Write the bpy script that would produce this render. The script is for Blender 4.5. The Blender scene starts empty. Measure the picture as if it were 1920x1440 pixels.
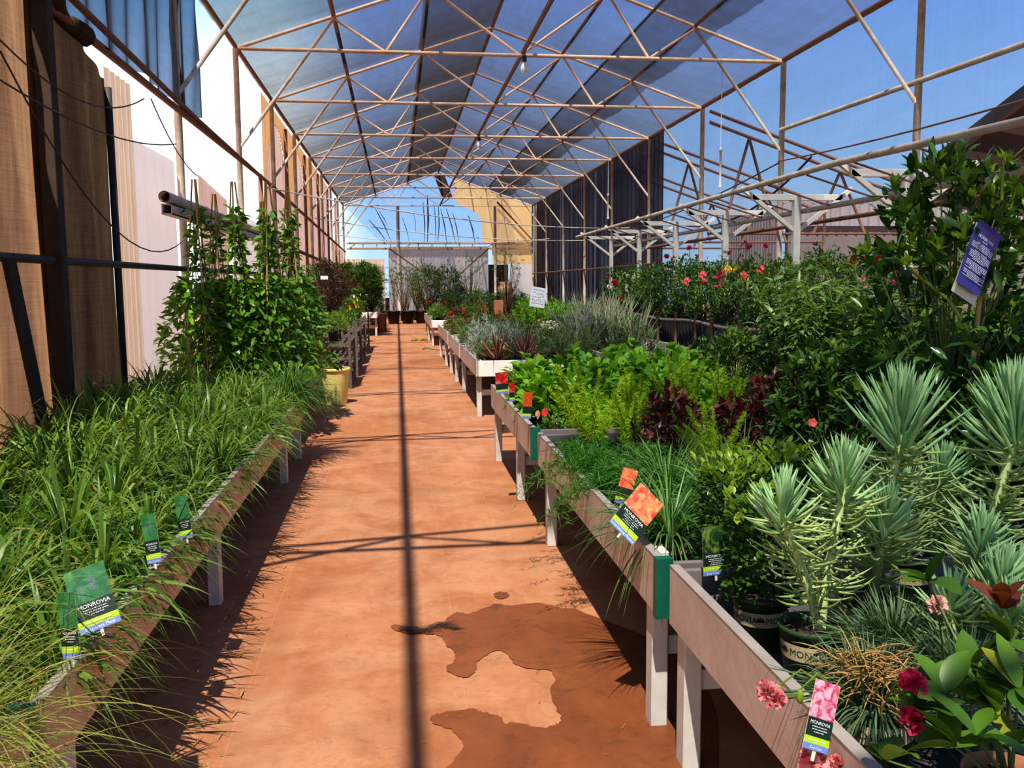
import bpy, math, random
import numpy as np
from mathutils import Matrix, Vector
RS = np.random.RandomState
PI = math.pi
scene = bpy.context.scene
COL = scene.collection
CAM_H = 1.6
F_PX, YAW, PITCH, ROLL = 1709.66, .1242, .1098, -.0064      # solved for the 1920x1440 photograph

def ray(px, py):
    X = (px-960)/F_PX; U = (720-py)/F_PX
    c, s = math.cos(ROLL), math.sin(ROLL); xc = c*X-s*U; u = s*X+c*U
    c, s = math.cos(PITCH), math.sin(PITCH); yc = c+s*u; z = -s+c*u
    c, s = math.cos(YAW), math.sin(YAW)
    return (c*xc+s*yc, -s*xc+c*yc, z)
def at(px, py, Y=None, z=None, x=None):
    """surveyed point: where the sight line of a photo pixel meets a known depth, height or side plane"""
    r = ray(px, py)
    t = Y/r[1] if Y is not None else (x/r[0] if x is not None else (z-CAM_H)/r[2])
    return (r[0]*t, r[1]*t, CAM_H+r[2]*t)

# ------------------------------------------------------------------ mesh builder
class MB:
    def __init__(s): s.V = []; s.F = []; s.n = 0
    def add(s, V, F, m=0):
        V = np.asarray(V, float).reshape(-1, 3); F = np.asarray(F, int)
        if len(V) == 0 or len(F) == 0: return s
        s.V.append(V); s.F.append((F+s.n, m)); s.n += len(V); return s
    def join(s, o, off=(0,0,0), m=None):
        for F, mm in o.F: s.F.append((F+s.n, mm if m is None else m))
        for V in o.V: s.V.append(V+np.asarray(off, float))
        s.n += o.n; return s
    def xform(s, M):
        A = np.array(M.to_3x3()); t = np.array(M.translation)
        s.V = [v@A.T+t for v in s.V]; return s
    def mesh(s, name, mats, smooth=True):
        me = bpy.data.meshes.new(name)
        if s.n:
            V = np.concatenate(s.V).astype(np.float32)
            loops = np.concatenate([F.ravel() for F, m in s.F]).astype(np.int32)
            tot = np.concatenate([np.full(len(F), F.shape[1]) for F, m in s.F]).astype(np.int32)
            mi = np.concatenate([np.full(len(F), m) for F, m in s.F]).astype(np.int32)
            st = np.concatenate([[0], np.cumsum(tot)[:-1]]).astype(np.int32)
            me.vertices.add(len(V)); me.vertices.foreach_set('co', V.ravel())
            me.loops.add(len(loops)); me.loops.foreach_set('vertex_index', loops)
            me.polygons.add(len(tot)); me.polygons.foreach_set('loop_start', st); me.polygons.foreach_set('loop_total', tot)
            me.polygons.foreach_set('material_index', mi)
            me.polygons.foreach_set('use_smooth', np.full(len(tot), bool(smooth)))
            me.update(calc_edges=True); me.validate()
        for m in (mats if isinstance(mats, (list, tuple)) else [mats]): me.materials.append(m)
        return me

def norm(a): return a/np.maximum(np.linalg.norm(a, axis=-1, keepdims=True), 1e-9)
def box(mb, x0, x1, y0, y1, z0, z1, m=0):
    V = [(x,y,z) for x in (x0,x1) for y in (y0,y1) for z in (z0,z1)]
    return mb.add(V, [(0,1,3,2),(4,6,7,5),(0,4,5,1),(2,3,7,6),(0,2,6,4),(1,5,7,3)], m)
def bbox(mb, x0, x1, y0, y1, z0, z1, b=.004, m=0):
    """box with bevelled edges"""
    b = min(b, abs(x1-x0)*.4, abs(y1-y0)*.4, abs(z1-z0)*.4)
    lo = np.array([x0,y0,z0]); hi = np.array([x1,y1,z1]); V = []; idx = {}
    for sx in (0,1):
        for sy in (0,1):
            for sz in (0,1):
                c = np.where([sx,sy,sz], hi, lo); inn = np.where([sx,sy,sz], -b, b)
                for a in range(3):
                    p = c+inn; p[a] = c[a]; idx[(sx,sy,sz,a)] = len(V); V.append(p)
    Q = []; T = []
    for a in range(3):
        u, v = (a+1) % 3, (a+2) % 3
        for s in (0,1):
            q = []
            for (i,j) in ((0,0),(1,0),(1,1),(0,1)):
                k = [0,0,0]; k[a] = s; k[u] = i; k[v] = j; q.append(idx[(*k,a)])
            Q.append(q if s else q[::-1])
        for i in (0,1):
            for j in (0,1):
                k0 = [0,0,0]; k0[u] = i; k0[v] = j; k1 = list(k0); k1[a] = 1
                q = [idx[(*k0,u)], idx[(*k1,u)], idx[(*k1,v)], idx[(*k0,v)]]
                Q.append(q if (i+j) % 2 else q[::-1])
    for k in [(i,j,l) for i in (0,1) for j in (0,1) for l in (0,1)]:
        T.append([idx[(*k,0)], idx[(*k,1)], idx[(*k,2)]])
    mb.add(V, Q, m); 
    mb.F.append((np.array(T)+mb.n-len(V), m)); return mb
def tube(mb, pts, r, sides=8, m=0, cap=True):
    P = np.asarray(pts, float); n = len(P); r = np.broadcast_to(np.asarray(r, float), (n,))
    T = np.gradient(P, axis=0); T = norm(T)
    ref = np.array([0,0,1.]) if abs(T[0,2]) < .9 else np.array([1.,0,0])
    A = norm(np.cross(T, ref)); B = np.cross(T, A)
    a = np.arange(sides)*2*PI/sides
    V = P[:,None]+r[:,None,None]*(np.cos(a)[None,:,None]*A[:,None]+np.sin(a)[None,:,None]*B[:,None])
    i = np.arange(n-1)[:,None]*sides; j = np.arange(sides)[None]; k = (j+1) % sides
    F = np.stack([i+j, i+k, i+sides+k, i+sides+j], -1).reshape(-1,4)
    mb.add(V.reshape(-1,3), F, m)
    if cap and sides > 2:
        base = mb.n-n*sides
        mb.F.append((np.array([[base+q for q in range(sides)]]), m))
        mb.F.append((np.array([[base+(n-1)*sides+q for q in range(sides)][::-1]]), m))
    return mb
def bar(mb, a, b, w, h, m=0, up=(0,0,1)):
    """square-section bar from a to b, w across, h along up"""
    a = np.array(a, float); b = np.array(b, float); d = norm(b-a); u = np.array(up, float)
    if abs(d@u) > .95: u = np.array([0,1.,0])
    s = norm(np.cross(d, u)); u = np.cross(s, d)
    V = [p+s*w/2*i+u*h/2*j for p in (a,b) for i,j in ((-1,-1),(1,-1),(1,1),(-1,1))]
    return mb.add(V, [(3,2,1,0),(4,5,6,7),(0,1,5,4),(1,2,6,5),(2,3,7,6),(3,0,4,7)], m)
def lathe(mb, prof, segs=24, m=0, c=(0,0,0), wob=0):
    P = np.array(prof, float); n = len(P); a = np.arange(segs)*2*PI/segs
    rr = P[:,0][:,None]*(1+wob*np.cos(a*6)[None])
    V = np.stack([rr*np.cos(a)+c[0], rr*np.sin(a)+c[1], np.repeat(P[:,1][:,None], segs, 1)+c[2]], -1)
    i = np.arange(n-1)[:,None]*segs; j = np.arange(segs)[None]; k = (j+1) % segs
    return mb.add(V.reshape(-1,3), np.stack([i+j, i+k, i+segs+k, i+segs+j], -1).reshape(-1,4), m)
def blades(mb, base, d, L, W, bend=0., segs=4, prof='blade', fold=0., roll=None, m=0, rng=None, side=None):
    """many leaves at once: each a strip that bends down under its own weight"""
    base = np.asarray(base, float).reshape(-1,3); N = len(base); d = norm(np.broadcast_to(np.asarray(d, float), (N,3)))
    L = np.broadcast_to(np.asarray(L, float), (N,)); W = np.broadcast_to(np.asarray(W, float), (N,)); bend = np.broadcast_to(np.asarray(bend, float), (N,))
    if side is None:
        side = np.cross(d, [0,0,1.]); bad = np.linalg.norm(side, axis=1) < .12
        side[bad] = np.cross(d[bad], [1.,.3,0])
    side = norm(side)
    if roll is not None:
        roll = np.broadcast_to(np.asarray(roll, float), (N,))[:,None]
        side = side*np.cos(roll)+np.cross(d, side)*np.sin(roll)
    t = np.linspace(0, 1, segs+1)
    if prof == 'blade': w = np.minimum(1, np.sqrt(t*5+.35))*np.clip((1-t)*2.6, .04, 1)
    elif prof == 'leaf': w = np.sin(PI*np.clip(t*.93+.05, 0, 1))**.8
    elif prof == 'oval': w = np.sqrt(np.clip(1-(2*t-1)**2, .02, 1))
    elif prof == 'heart': w = np.clip(np.sin(PI*np.clip(t*.8+.2, 0, 1))**.9, .03, 1)
    elif prof == 'petal': w = np.clip(.25+t*1.1, 0, 1)*np.where(t > .95, .75, 1)
    else: w = np.clip(1-t*.9, .06, 1)
    cross = 3 if fold else 2
    V = np.zeros((N, segs+1, cross, 3)); p = base.copy(); g = np.array([0,0,-1.])
    for i in range(segs+1):
        di = norm(d+bend[:,None]*t[i]*g)
        nrm = np.cross(side, di); hw = (W*w[i]/2)[:,None]
        if cross == 2:
            V[:,i,0] = p-side*hw; V[:,i,1] = p+side*hw
        else:
            V[:,i,0] = p-side*hw+nrm*hw*fold; V[:,i,1] = p; V[:,i,2] = p+side*hw+nrm*hw*fold
        p = p+di*(L/segs)[:,None]
    k = (segs+1)*cross
    f = []
    for i in range(segs):
        for c in range(cross-1):
            o = i*cross+c; f.append((o, o+1, o+cross+1, o+cross))
    F = (np.arange(N)*k)[:,None,None]+np.array(f)[None]
    return mb.add(V.reshape(-1,3), F.reshape(-1,4), m)
def fingers(mb, base, d, L, R, bend=0., segs=5, sides=5, m=0):
    """many tapering round leaves or twigs at once"""
    base = np.asarray(base, float).reshape(-1,3); N = len(base); d = norm(np.broadcast_to(np.asarray(d, float), (N,3)))
    L = np.broadcast_to(np.asarray(L, float), (N,)); R = np.broadcast_to(np.asarray(R, float), (N,)); bend = np.broadcast_to(np.asarray(bend, float), (N,))
    s = np.cross(d, [0,0,1.]); bad = np.linalg.norm(s, axis=1) < .1; s[bad] = np.cross(d[bad], [1.,.2,0]); s = norm(s)
    t = np.linspace(0, 1, segs+1); w = np.array([.6+.8*x if x < .5 else 1-(2*x-1)**2*.93 for x in t]); w = np.clip(w, .08, 1)
    a = np.arange(sides)*2*PI/sides; V = np.zeros((N, segs+1, sides, 3)); p = base.copy(); g = np.array([0,0,-1.])
    for i in range(segs+1):
        di = norm(d+bend[:,None]*t[i]*g); nn = np.cross(s, di)
        V[:,i] = p[:,None]+(R*w[i])[:,None,None]*(np.cos(a)[None,:,None]*s[:,None]+np.sin(a)[None,:,None]*nn[:,None])
        p = p+di*(L/segs)[:,None]
    f = []
    for i in range(segs):
        for c in range(sides): f.append((i*sides+c, i*sides+(c+1) % sides, (i+1)*sides+(c+1) % sides, (i+1)*sides+c))
    F = (np.arange(N)*(segs+1)*sides)[:,None,None]+np.array(f)[None]
    return mb.add(V.reshape(-1,3), F.reshape(-1,4), m)
def sheet(mb, fn, nu, nv, m=0):
    """grid surface: fn(u, v) -> (x, y, z) arrays, u and v from 0 to 1"""
    u, v = np.meshgrid(np.linspace(0,1,nu+1), np.linspace(0,1,nv+1), indexing='ij')
    V = np.stack(np.broadcast_arrays(*fn(u, v)), -1).reshape(-1,3)
    i = np.arange(nu)[:,None]*(nv+1); j = np.arange(nv)[None]
    return mb.add(V, np.stack([i+j, i+nv+1+j, i+nv+2+j, i+j+1], -1).reshape(-1,4), m)
def poly(mb, pts, m=0): return mb.add(pts, [list(range(len(pts)))], m)

# ------------------------------------------------------------------ objects
def obj(name, mb, mat, parent=None, loc=(0,0,0), rot=(0,0,0), smooth=True):
    me = mb if isinstance(mb, bpy.types.Mesh) else mb.mesh(name, mat, smooth)
    o = bpy.data.objects.new(name, me); COL.objects.link(o)
    o.location = loc; o.rotation_euler = rot
    if parent is not None: o.parent = parent
    return o
def tag(o, label, cat, group=None):
    o['label'] = label; o['category'] = cat
    if group: o['group'] = group
    return o
def thing(name, label, cat, loc=(0,0,0), rz=0, group=None):
    o = bpy.data.objects.new(name, None); COL.objects.link(o); o.empty_display_size = .05
    o.location = loc; o.rotation_euler = (0,0,rz); return tag(o, label, cat, group)
def struct(o): o['kind'] = 'structure'; return o
CHILD = {}
def dup(root, loc, rz=0, label=None, group=None, scale=1., skip=()):
    def cp(o, par):
        c = o.copy(); COL.objects.link(c); c.parent = par
        for ch in o.children:
            if ch.name.split('.')[0] not in skip: cp(ch, c)
        return c
    r = cp(root, None); r.location = loc; r.rotation_euler = (0,0,rz); r.scale = (scale,)*3
    if label: r['label'] = label
    if group: r['group'] = group
    elif 'group' in r and label: del r['group']
    return r
def text_mb(s, size, m=0, x=0, y=0, z=0, align='CENTER'):
    c = bpy.data.curves.new('t', 'FONT'); c.body = s; c.size = size; c.align_x = align; c.resolution_u = 2
    o = bpy.data.objects.new('t', c); me = bpy.data.meshes.new_from_object(o)
    mb = MB()
    if len(me.vertices):
        V = np.array([v.co[:] for v in me.vertices])+np.array([x,y,z])
        by = {}
        for p in me.polygons: by.setdefault(len(p.vertices), []).append(list(p.vertices))
        mb.V.append(V); mb.n = len(V)
        for k, f in by.items(): mb.F.append((np.array(f), m))
    bpy.data.objects.remove(o); bpy.data.curves.remove(c); bpy.data.meshes.remove(me)
    return mb

# ------------------------------------------------------------------ materials
class NT:
    def __init__(s, name):
        s.m = bpy.data.materials.new(name); s.m.use_nodes = True; s.t = s.m.node_tree; s.t.nodes.clear()
        s.out = s.n('ShaderNodeOutputMaterial')
    def n(s, typ, **kw):
        nd = s.t.nodes.new(typ)
        for k, v in kw.items():
            if k in nd.inputs: 
                if isinstance(v, bpy.types.NodeSocket): s.t.links.new(v, nd.inputs[k])
                else: nd.inputs[k].default_value = v
            else: setattr(nd, k, v)
        return nd
    def l(s, a, b): s.t.links.new(a, b)
    def noise(s, scale, detail=4, rough=.6, vec=None, dist=0.):
        nd = s.n('ShaderNodeTexNoise', Scale=scale, Detail=detail, Roughness=rough, Distortion=dist)
        if vec is not None: s.l(vec, nd.inputs['Vector'])
        return nd.outputs['Fac']
    def coords(s, kind='Object', scale=None):
        o = s.n('ShaderNodeTexCoord').outputs[kind]
        if scale:
            mp = s.n('ShaderNodeMapping'); s.l(o, mp.inputs['Vector']); mp.inputs['Scale'].default_value = scale; o = mp.outputs[0]
        return o
    def ramp(s, fac, stops):
        r = s.n('ShaderNodeValToRGB'); e = r.color_ramp.elements
        while len(e) < len(stops): e.new(.5)
        for el, (p, c) in zip(e, stops): el.position = p; el.color = (*c, 1) if len(c) == 3 else c
        s.l(fac, r.inputs[0]); return r.outputs[0]
    def mix(s, fac, a, b, typ='MIX'):
        nd = s.n('ShaderNodeMix', data_type='RGBA', blend_type=typ)
        for sock, v in ((nd.inputs[0], fac), (nd.inputs[6], a), (nd.inputs[7], b)):
            if isinstance(v, bpy.types.NodeSocket): s.l(v, sock)
            else: sock.default_value = v if not isinstance(v, tuple) else ((*v, 1) if len(v) == 3 else v)
        return nd.outputs[2]
    def math(s, op, a, b=0.):
        nd = s.n('ShaderNodeMath', operation=op)
        for i, v in enumerate((a, b)):
            if isinstance(v, bpy.types.NodeSocket): s.l(v, nd.inputs[i])
            else: nd.inputs[i].default_value = v
        return nd.outputs[0]
    def bsdf(s, col, rough=.6, metal=0., spec=.4, bump=None, bstr=.3):
        p = s.n('ShaderNodeBsdfPrincipled')
        for k, v in (('Base Color', col), ('Roughness', rough), ('Metallic', metal), ('Specular IOR Level', spec)):
            if isinstance(v, bpy.types.NodeSocket): s.l(v, p.inputs[k])
            else: p.inputs[k].default_value = (*v, 1) if isinstance(v, tuple) and len(v) == 3 else v
        if bump is not None:
            b = s.n('ShaderNodeBump', Strength=bstr, Distance=.01); s.l(bump, b.inputs['Height']); s.l(b.outputs[0], p.inputs['Normal'])
        return p.outputs[0]
    def done(s, sh): s.l(sh, s.out.inputs[0]); return s.m
def lin(r, g, b):
    f = lambda v: ((v/255+.055)/1.055)**2.4 if v > 10 else v/255/12.92
    return (f(r), f(g), f(b))
def plain(name, col, rough=.6, metal=0., var=.15, scale=8., spec=.4, bump=0.):
    t = NT(name); co = t.coords(); f = t.noise(scale, 5, .65, co)
    c = t.mix(f, tuple(x*(1-var*1.6) for x in col), tuple(min(1, x*(1+var)) for x in col))
    return t.done(t.bsdf(c, rough, metal, spec, f if bump else None, bump))
def leafmat(name, dark, light, rough=.42, tr=.35, tip=None, spec=.35):
    t = NT(name); g = t.n('ShaderNodeNewGeometry'); ri = g.outputs['Random Per Island']
    stops = [(0., dark), (.7, light), (1., light)]
    if tip: stops = [(0., dark), (.72, light), (.93, light), (.97, tip)]
    c = t.ramp(ri, stops); co = t.coords(); n = t.noise(30, 2, .5, co)
    c = t.mix(t.math('MULTIPLY', n, .45), c, tuple(x*.45 for x in dark))
    p = t.bsdf(c, rough, 0, spec)
    tl = t.n('ShaderNodeBsdfTranslucent'); tc = t.mix(.5, c, (.55, .75, .08), 'MULTIPLY'); 
    tc2 = t.mix(1., c, (1.6, 1.5, .7), 'MULTIPLY'); t.l(tc2, tl.inputs[0])
    mx = t.n('ShaderNodeMixShader', Fac=tr); t.l(p, mx.inputs[1]); t.l(tl.outputs[0], mx.inputs[2])
    return t.done(mx.outputs[0])
def petalmat(name, a, b, tr=.3):
    t = NT(name); ri = t.n('ShaderNodeNewGeometry').outputs['Random Per Island']
    c = t.ramp(ri, [(0., a), (1., b)]); p = t.bsdf(c, .55, 0, .25)
    tl = t.n('ShaderNodeBsdfTranslucent'); t.l(c, tl.inputs[0])
    mx = t.n('ShaderNodeMixShader', Fac=tr); t.l(p, mx.inputs[1]); t.l(tl.outputs[0], mx.inputs[2])
    return t.done(mx.outputs[0])
def meshcloth(name, col, open_frac, weave=(140, 140), trans=.5, streak=.4, tone=None):
    """woven shade net: threads over holes, so it thins out seen square-on and closes up at a slant"""
    t = NT(name); g = t.n('ShaderNodeNewGeometry')
    dt = t.n('ShaderNodeVectorMath', operation='DOT_PRODUCT'); t.l(g.outputs['Incoming'], dt.inputs[0]); t.l(g.outputs['Normal'], dt.inputs[1])
    cs = t.math('MAXIMUM', t.math('ABSOLUTE', dt.outputs['Value']), .12)
    T = t.math('POWER', open_frac, t.math('DIVIDE', 1., t.math('POWER', cs, .75)))
    co = t.coords(scale=(1.2, .35, 1.2)); n1 = t.noise(3., 4, .6, co)
    co2 = t.coords(scale=(18., .8, 18.)); n2 = t.noise(1., 3, .6, co2)
    co3 = t.coords(scale=(.8, 14., .8)); n3 = t.noise(1., 3, .6, co3)
    v = t.math('ADD', t.math('MULTIPLY', n1, .5), t.math('ADD', t.math('MULTIPLY', n2, .3), t.math('MULTIPLY', n3, .3)))
    v = t.math('ADD', 1.-streak*.55, t.math('MULTIPLY', v, streak))
    T = t.math('MULTIPLY', T, v)
    d = t.n('ShaderNodeBsdfDiffuse', Color=(*col,1)); tl = t.n('ShaderNodeBsdfTranslucent', Color=(*[min(1, x*1.6) for x in col],1))
    m1 = t.n('ShaderNodeMixShader', Fac=trans); t.l(d.outputs[0], m1.inputs[1]); t.l(tl.outputs[0], m1.inputs[2])
    tp = t.n('ShaderNodeBsdfTransparent'); 
    if tone: tp.inputs[0].default_value = (*tone, 1)
    mx = t.n('ShaderNodeMixShader'); t.l(T, mx.inputs[0]); t.l(m1.outputs[0], mx.inputs[1]); t.l(tp.outputs[0], mx.inputs[2])
    return t.done(mx.outputs[0])
def fibre(name, a, b, tr=.6, alpha=.0, vscale=(6., 6., .5), spots=.0):
    """translucent corrugated fibreglass sheet, weathered in vertical streaks"""
    t = NT(name); co = t.coords(scale=vscale); n = t.noise(1.2, 5, .6, co); n2 = t.noise(2.2, 4, .6, t.coords())
    f = t.math('ADD', t.math('MULTIPLY', n, .65), t.math('MULTIPLY', n2, .35))
    c = t.ramp(f, [(.3, a), (.68, b)])
    p = t.bsdf(c, .5, 0, .3); tl = t.n('ShaderNodeBsdfTranslucent'); t.l(c, tl.inputs[0])
    mx = t.n('ShaderNodeMixShader', Fac=tr); t.l(p, mx.inputs[1]); t.l(tl.outputs[0], mx.inputs[2])
    if alpha:
        tp = t.n('ShaderNodeBsdfTransparent'); m2 = t.n('ShaderNodeMixShader', Fac=alpha); t.l(mx.outputs[0], m2.inputs[1]); t.l(tp.outputs[0], m2.inputs[2]); return t.done(m2.outputs[0])
    return t.done(mx.outputs[0])
# ================================================================== the place: light, ground, walls, frame
XL, XR, ZE, ZP, XM, BAY = -2.33, 6.264, 5.1255, 6.6, 1.967, 3.9463
TY = [2.685+BAY*k for k in range(-1, 11)]            # twelve trusses down the shade house
YB, YF = TY[-1], -5.2
w = bpy.data.worlds.new('sky'); scene.world = w; w.use_nodes = True; wt = w.node_tree; wt.nodes.clear()
def wn(t, **k):
    n = wt.nodes.new(t)
    for a, b in k.items(): setattr(n, a, b)
    return n
tc = wn('ShaderNodeTexCoord'); sp = wn('ShaderNodeSeparateXYZ'); wt.links.new(tc.outputs['Generated'], sp.inputs[0])
def wramp(sock, stops):
    r = wn('ShaderNodeValToRGB'); e = r.color_ramp.elements
    while len(e) < len(stops): e.new(.5)
    for el, (p, c) in zip(e, stops): el.position = p; el.color = (*c, 1)
    wt.links.new(sock, r.inputs[0]); return r.outputs[0]
hazy = wramp(sp.outputs['Z'], [(0., (1.6,1.65,1.7)), (.19, (1.45,1.6,1.7)), (.285, (.50,.95,1.22)), (.38, (.33,.66,1.08)), (.8, (.3,.5,.95))])
clear = wramp(sp.outputs['Z'], [(0., (.62,.88,1.15)), (.12, (.42,.68,1.1)), (.3, (.25,.47,1.08)), (.6, (.26,.42,.95)), (.95, (.3,.44,.9))])
mr = wn('ShaderNodeMapRange'); wt.links.new(sp.outputs['X'], mr.inputs[0])
for i, v in zip((1,2,3,4), (-.11, -.03, 0., 1.)): mr.inputs[i].default_value = v
mixw = wn('ShaderNodeMix', data_type='RGBA'); wt.links.new(mr.outputs[0], mixw.inputs[0]); wt.links.new(hazy, mixw.inputs[6]); wt.links.new(clear, mixw.inputs[7])
bg = wn('ShaderNodeBackground'); bg.inputs[1].default_value = .84; wt.links.new(mixw.outputs[2], bg.inputs[0])
wo = wn('ShaderNodeOutputWorld'); wt.links.new(bg.outputs[0], wo.inputs[0])
sun = bpy.data.lights.new('sun', 'SUN'); sun.energy = 8.4; sun.angle = .0093; sun.color = (1., .93, .80)
so = bpy.data.objects.new('sun', sun); COL.objects.link(so); so.location = (-3, -10, 20)
so.rotation_euler = Vector((.16, .54, -1.)).to_track_quat('-Z', 'Y').to_euler()
cam = bpy.data.cameras.new('camera'); cam.sensor_width = 36; cam.sensor_fit = 'HORIZONTAL'; cam.lens = F_PX*36/1920; cam.clip_start = .05; cam.clip_end = 400
co_ = bpy.data.objects.new('camera', cam); COL.objects.link(co_); scene.camera = co_
fwd = Vector(ray(960,720)); rgt = Vector(ray(1060,720))-fwd; rgt.normalize(); fwd.normalize(); upv = rgt.cross(fwd)
co_.matrix_world = Matrix(((rgt.x,upv.x,-fwd.x,0),(rgt.y,upv.y,-fwd.y,0),(rgt.z,upv.z,-fwd.z,CAM_H),(0,0,0,1)))
scene.view_settings.view_transform = 'Standard'; scene.view_settings.look = 'Medium High Contrast'
scene.cycles.max_bounces = 8; scene.cycles.transparent_max_bounces = 24; scene.cycles.diffuse_bounces = 2; scene.cycles.glossy_bounces = 2
scene.cycles.transmission_bounces = 4; scene.cycles.use_denoising = True; scene.cycles.caustics_reflective = False
scene.cycles.sample_clamp_indirect = 6

# ---- materials of the place
def floor_mat():
    t = NT('red_dirt_floor'); co = t.coords()
    big = t.noise(.55, 5, .6, co, .4); mid = t.noise(2.6, 7, .68, co, .6); fine = t.noise(24, 7, .72, co); st = t.noise(1., 4, .6, t.coords(scale=(9., .5, 1.)))
    a = t.ramp(big, [(.3, (.43,.168,.068)), (.52, (.49,.226,.112)), (.72, (.40,.205,.122))])
    a = t.mix(t.ramp(mid, [(.42, (0,0,0)), (.68, (1,1,1))]), a, (.36,.125,.045))
    a = t.mix(t.math('MULTIPLY', t.ramp(fine, [(.5, (0,0,0)), (.66, (1,1,1))]), .5), a, (.30,.14,.075))
    a = t.mix(t.math('MULTIPLY', t.ramp(t.noise(7., 8, .8, co, 1.2), [(.57, (0,0,0)), (.64, (1,1,1))]), .55), a, (.22,.115,.07))
    a = t.mix(t.math('MULTIPLY', t.ramp(st, [(.45, (0,0,0)), (.75, (1,1,1))]), .35), a, (.50,.25,.13))
    damp = t.noise(1., 4, .6, t.coords(scale=(.55, .42, 1.)), .5); a = t.mix(t.math('MULTIPLY', t.ramp(damp, [(.53, (0,0,0)), (.66, (1,1,1))]), .7), a, (.24,.078,.028))
    sx = t.n('ShaderNodeSeparateXYZ'); t.l(co, sx.inputs[0])
    for x0 in (-.62, .235, .62):
        d = t.math('ABSOLUTE', t.math('SUBTRACT', t.math('ADD', sx.outputs[0], t.math('MULTIPLY', t.noise(.4, 2, .5, co), .05)), x0+.025)); a = t.mix(t.math('MULTIPLY', t.math('LESS_THAN', d, .003), t.math('MULTIPLY', mid, .32)), a, (.56,.33,.20))
    return t.done(t.bsdf(a, .85, 0, .25, fine, .35))
def wet_mat():
    t = NT('wet_dirt'); co = t.coords(); n = t.noise(1.6, 5, .65, co, .5); f = t.noise(22, 6, .7, co)
    a = t.ramp(n, [(.3, (.17,.05,.017)), (.55, (.24,.075,.025)), (.75, (.33,.105,.034))])
    a = t.mix(t.math('MULTIPLY', t.ramp(t.noise(6., 7, .75, co, 1.), [(.52, (0,0,0)), (.66, (1,1,1))]), .6), a, (.085,.045,.022))
    return t.done(t.bsdf(a, t.ramp(f, [(.3, (.45,.45,.45)), (.7, (.7,.7,.7))]), 0, .3, f, .3))
M_floor = floor_mat(); M_wet = wet_mat()
def rusty(name, base, rust, amt=.5, rough=.55):
    t = NT(name); co = t.coords(); n = t.noise(3.5, 6, .7, co); n2 = t.noise(22, 4, .6, co)
    f = t.ramp(t.math('ADD', t.math('MULTIPLY', n, .75), t.math('MULTIPLY', n2, .25)), [(.5-amt*.35, (0,0,0)), (.75-amt*.2, (1,1,1))])
    return t.done(t.bsdf(t.mix(f, base, rust), rough, .0, .35, n2, .15))
M_pipe = rusty('galvanised_pipe', (.60,.47,.35), (.46,.23,.115), .45)
M_pipe2 = rusty('old_grey_pipe', (.50,.44,.36), (.30,.20,.13), .4)
M_rust = rusty('rusted_pipe', (.22,.11,.065), (.15,.06,.035), .6, .7)
M_dark = plain('black_pipe', (.035,.03,.03), .6)
M_wire = plain('wire', (.05,.045,.045), .6)
M_pale = plain('pale_cord', (.62,.55,.46), .6)
M_roof = meshcloth('roof_shade_cloth', (.055,.046,.037), .68, streak=.75, trans=.3, tone=(.95,.98,1.04))
M_net = meshcloth('blue_side_net', (.05,.06,.075), .80, streak=.35, tone=(.95,1.,1.02))
M_netd = meshcloth('dark_side_net', (.035,.032,.035), .13, streak=1.3, tone=(.82,.9,1.))
M_hang = meshcloth('black_hanging_net', (.03,.035,.045), .42, streak=.9, tone=(.55,.75,1.1))
M_backnet = meshcloth('back_net', (.06,.07,.09), .84, streak=.25, tone=(.84,.95,1.06))
def burlap(name, a, b, tr, alpha):
    t = NT(name); co = t.coords(scale=(1, 1, 90.)); co2 = t.coords(scale=(1, 90., 1)); n1 = t.noise(2, 2, .5, co); n2 = t.noise(2, 2, .5, co2)
    n3 = t.noise(1.6, 5, .65, t.coords(scale=(1, 5., .6)))
    c = t.ramp(t.math('ADD', t.math('MULTIPLY', t.math('ADD', n1, n2), .22), t.math('MULTIPLY', n3, .56)), [(.36, a), (.62, b)])
    d = t.bsdf(c, .9, 0, .05); tl = t.n('ShaderNodeBsdfTranslucent'); t.l(c, tl.inputs[0])
    m1 = t.n('ShaderNodeMixShader', Fac=tr); t.l(d, m1.inputs[1]); t.l(tl.outputs[0], m1.inputs[2])
    tp = t.n('ShaderNodeBsdfTransparent'); tp.inputs[0].default_value = (.9,.75,.6,1)
    m2 = t.n('ShaderNodeMixShader', Fac=alpha); t.l(m1.outputs[0], m2.inputs[1]); t.l(tp.outputs[0], m2.inputs[2])
    return t.done(m2.outputs[0])
M_curt = burlap('tan_curtain_cloth', (.26,.15,.075), (.58,.38,.21), .6, .0)
M_curt2 = burlap('dark_curtain_cloth', (.05,.036,.022), (.15,.105,.06), .45, .0)
M_fibw = fibre('white_fibreglass', (.92,.86,.76), (.98,.97,.93), .75)
M_fibt = fibre('tan_fibreglass', (.78,.52,.32), (.95,.75,.55), .7)
M_fibo = fibre('orange_fibreglass', (.85,.45,.16), (.95,.62,.30), .75)
M_fibp = fibre('pink_brown_fibreglass', (.72,.48,.36), (.90,.72,.60), .75)
M_fiby = fibre('yellow_fibreglass', (.86,.56,.22), (.95,.72,.38), .45, vscale=(14., 1., .6))
M_fibg = fibre('grey_fibreglass', (.40,.37,.35), (.62,.58,.54), .5, vscale=(10., 1., .6))
M_plank = fibre('weathered_boards', (.74,.52,.33), (.95,.82,.62), .6, vscale=(30., 30., .5))
M_wood = plain('aged_timber', (.36,.23,.14), .8, var=.4, scale=14)
M_rail = rusty('painted_bench_edge', (.60,.46,.39), (.48,.33,.26), .3, .62)
M_railL = rusty('tan_bench_edge', (.74,.50,.35), (.62,.38,.25), .3, .62)
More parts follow.
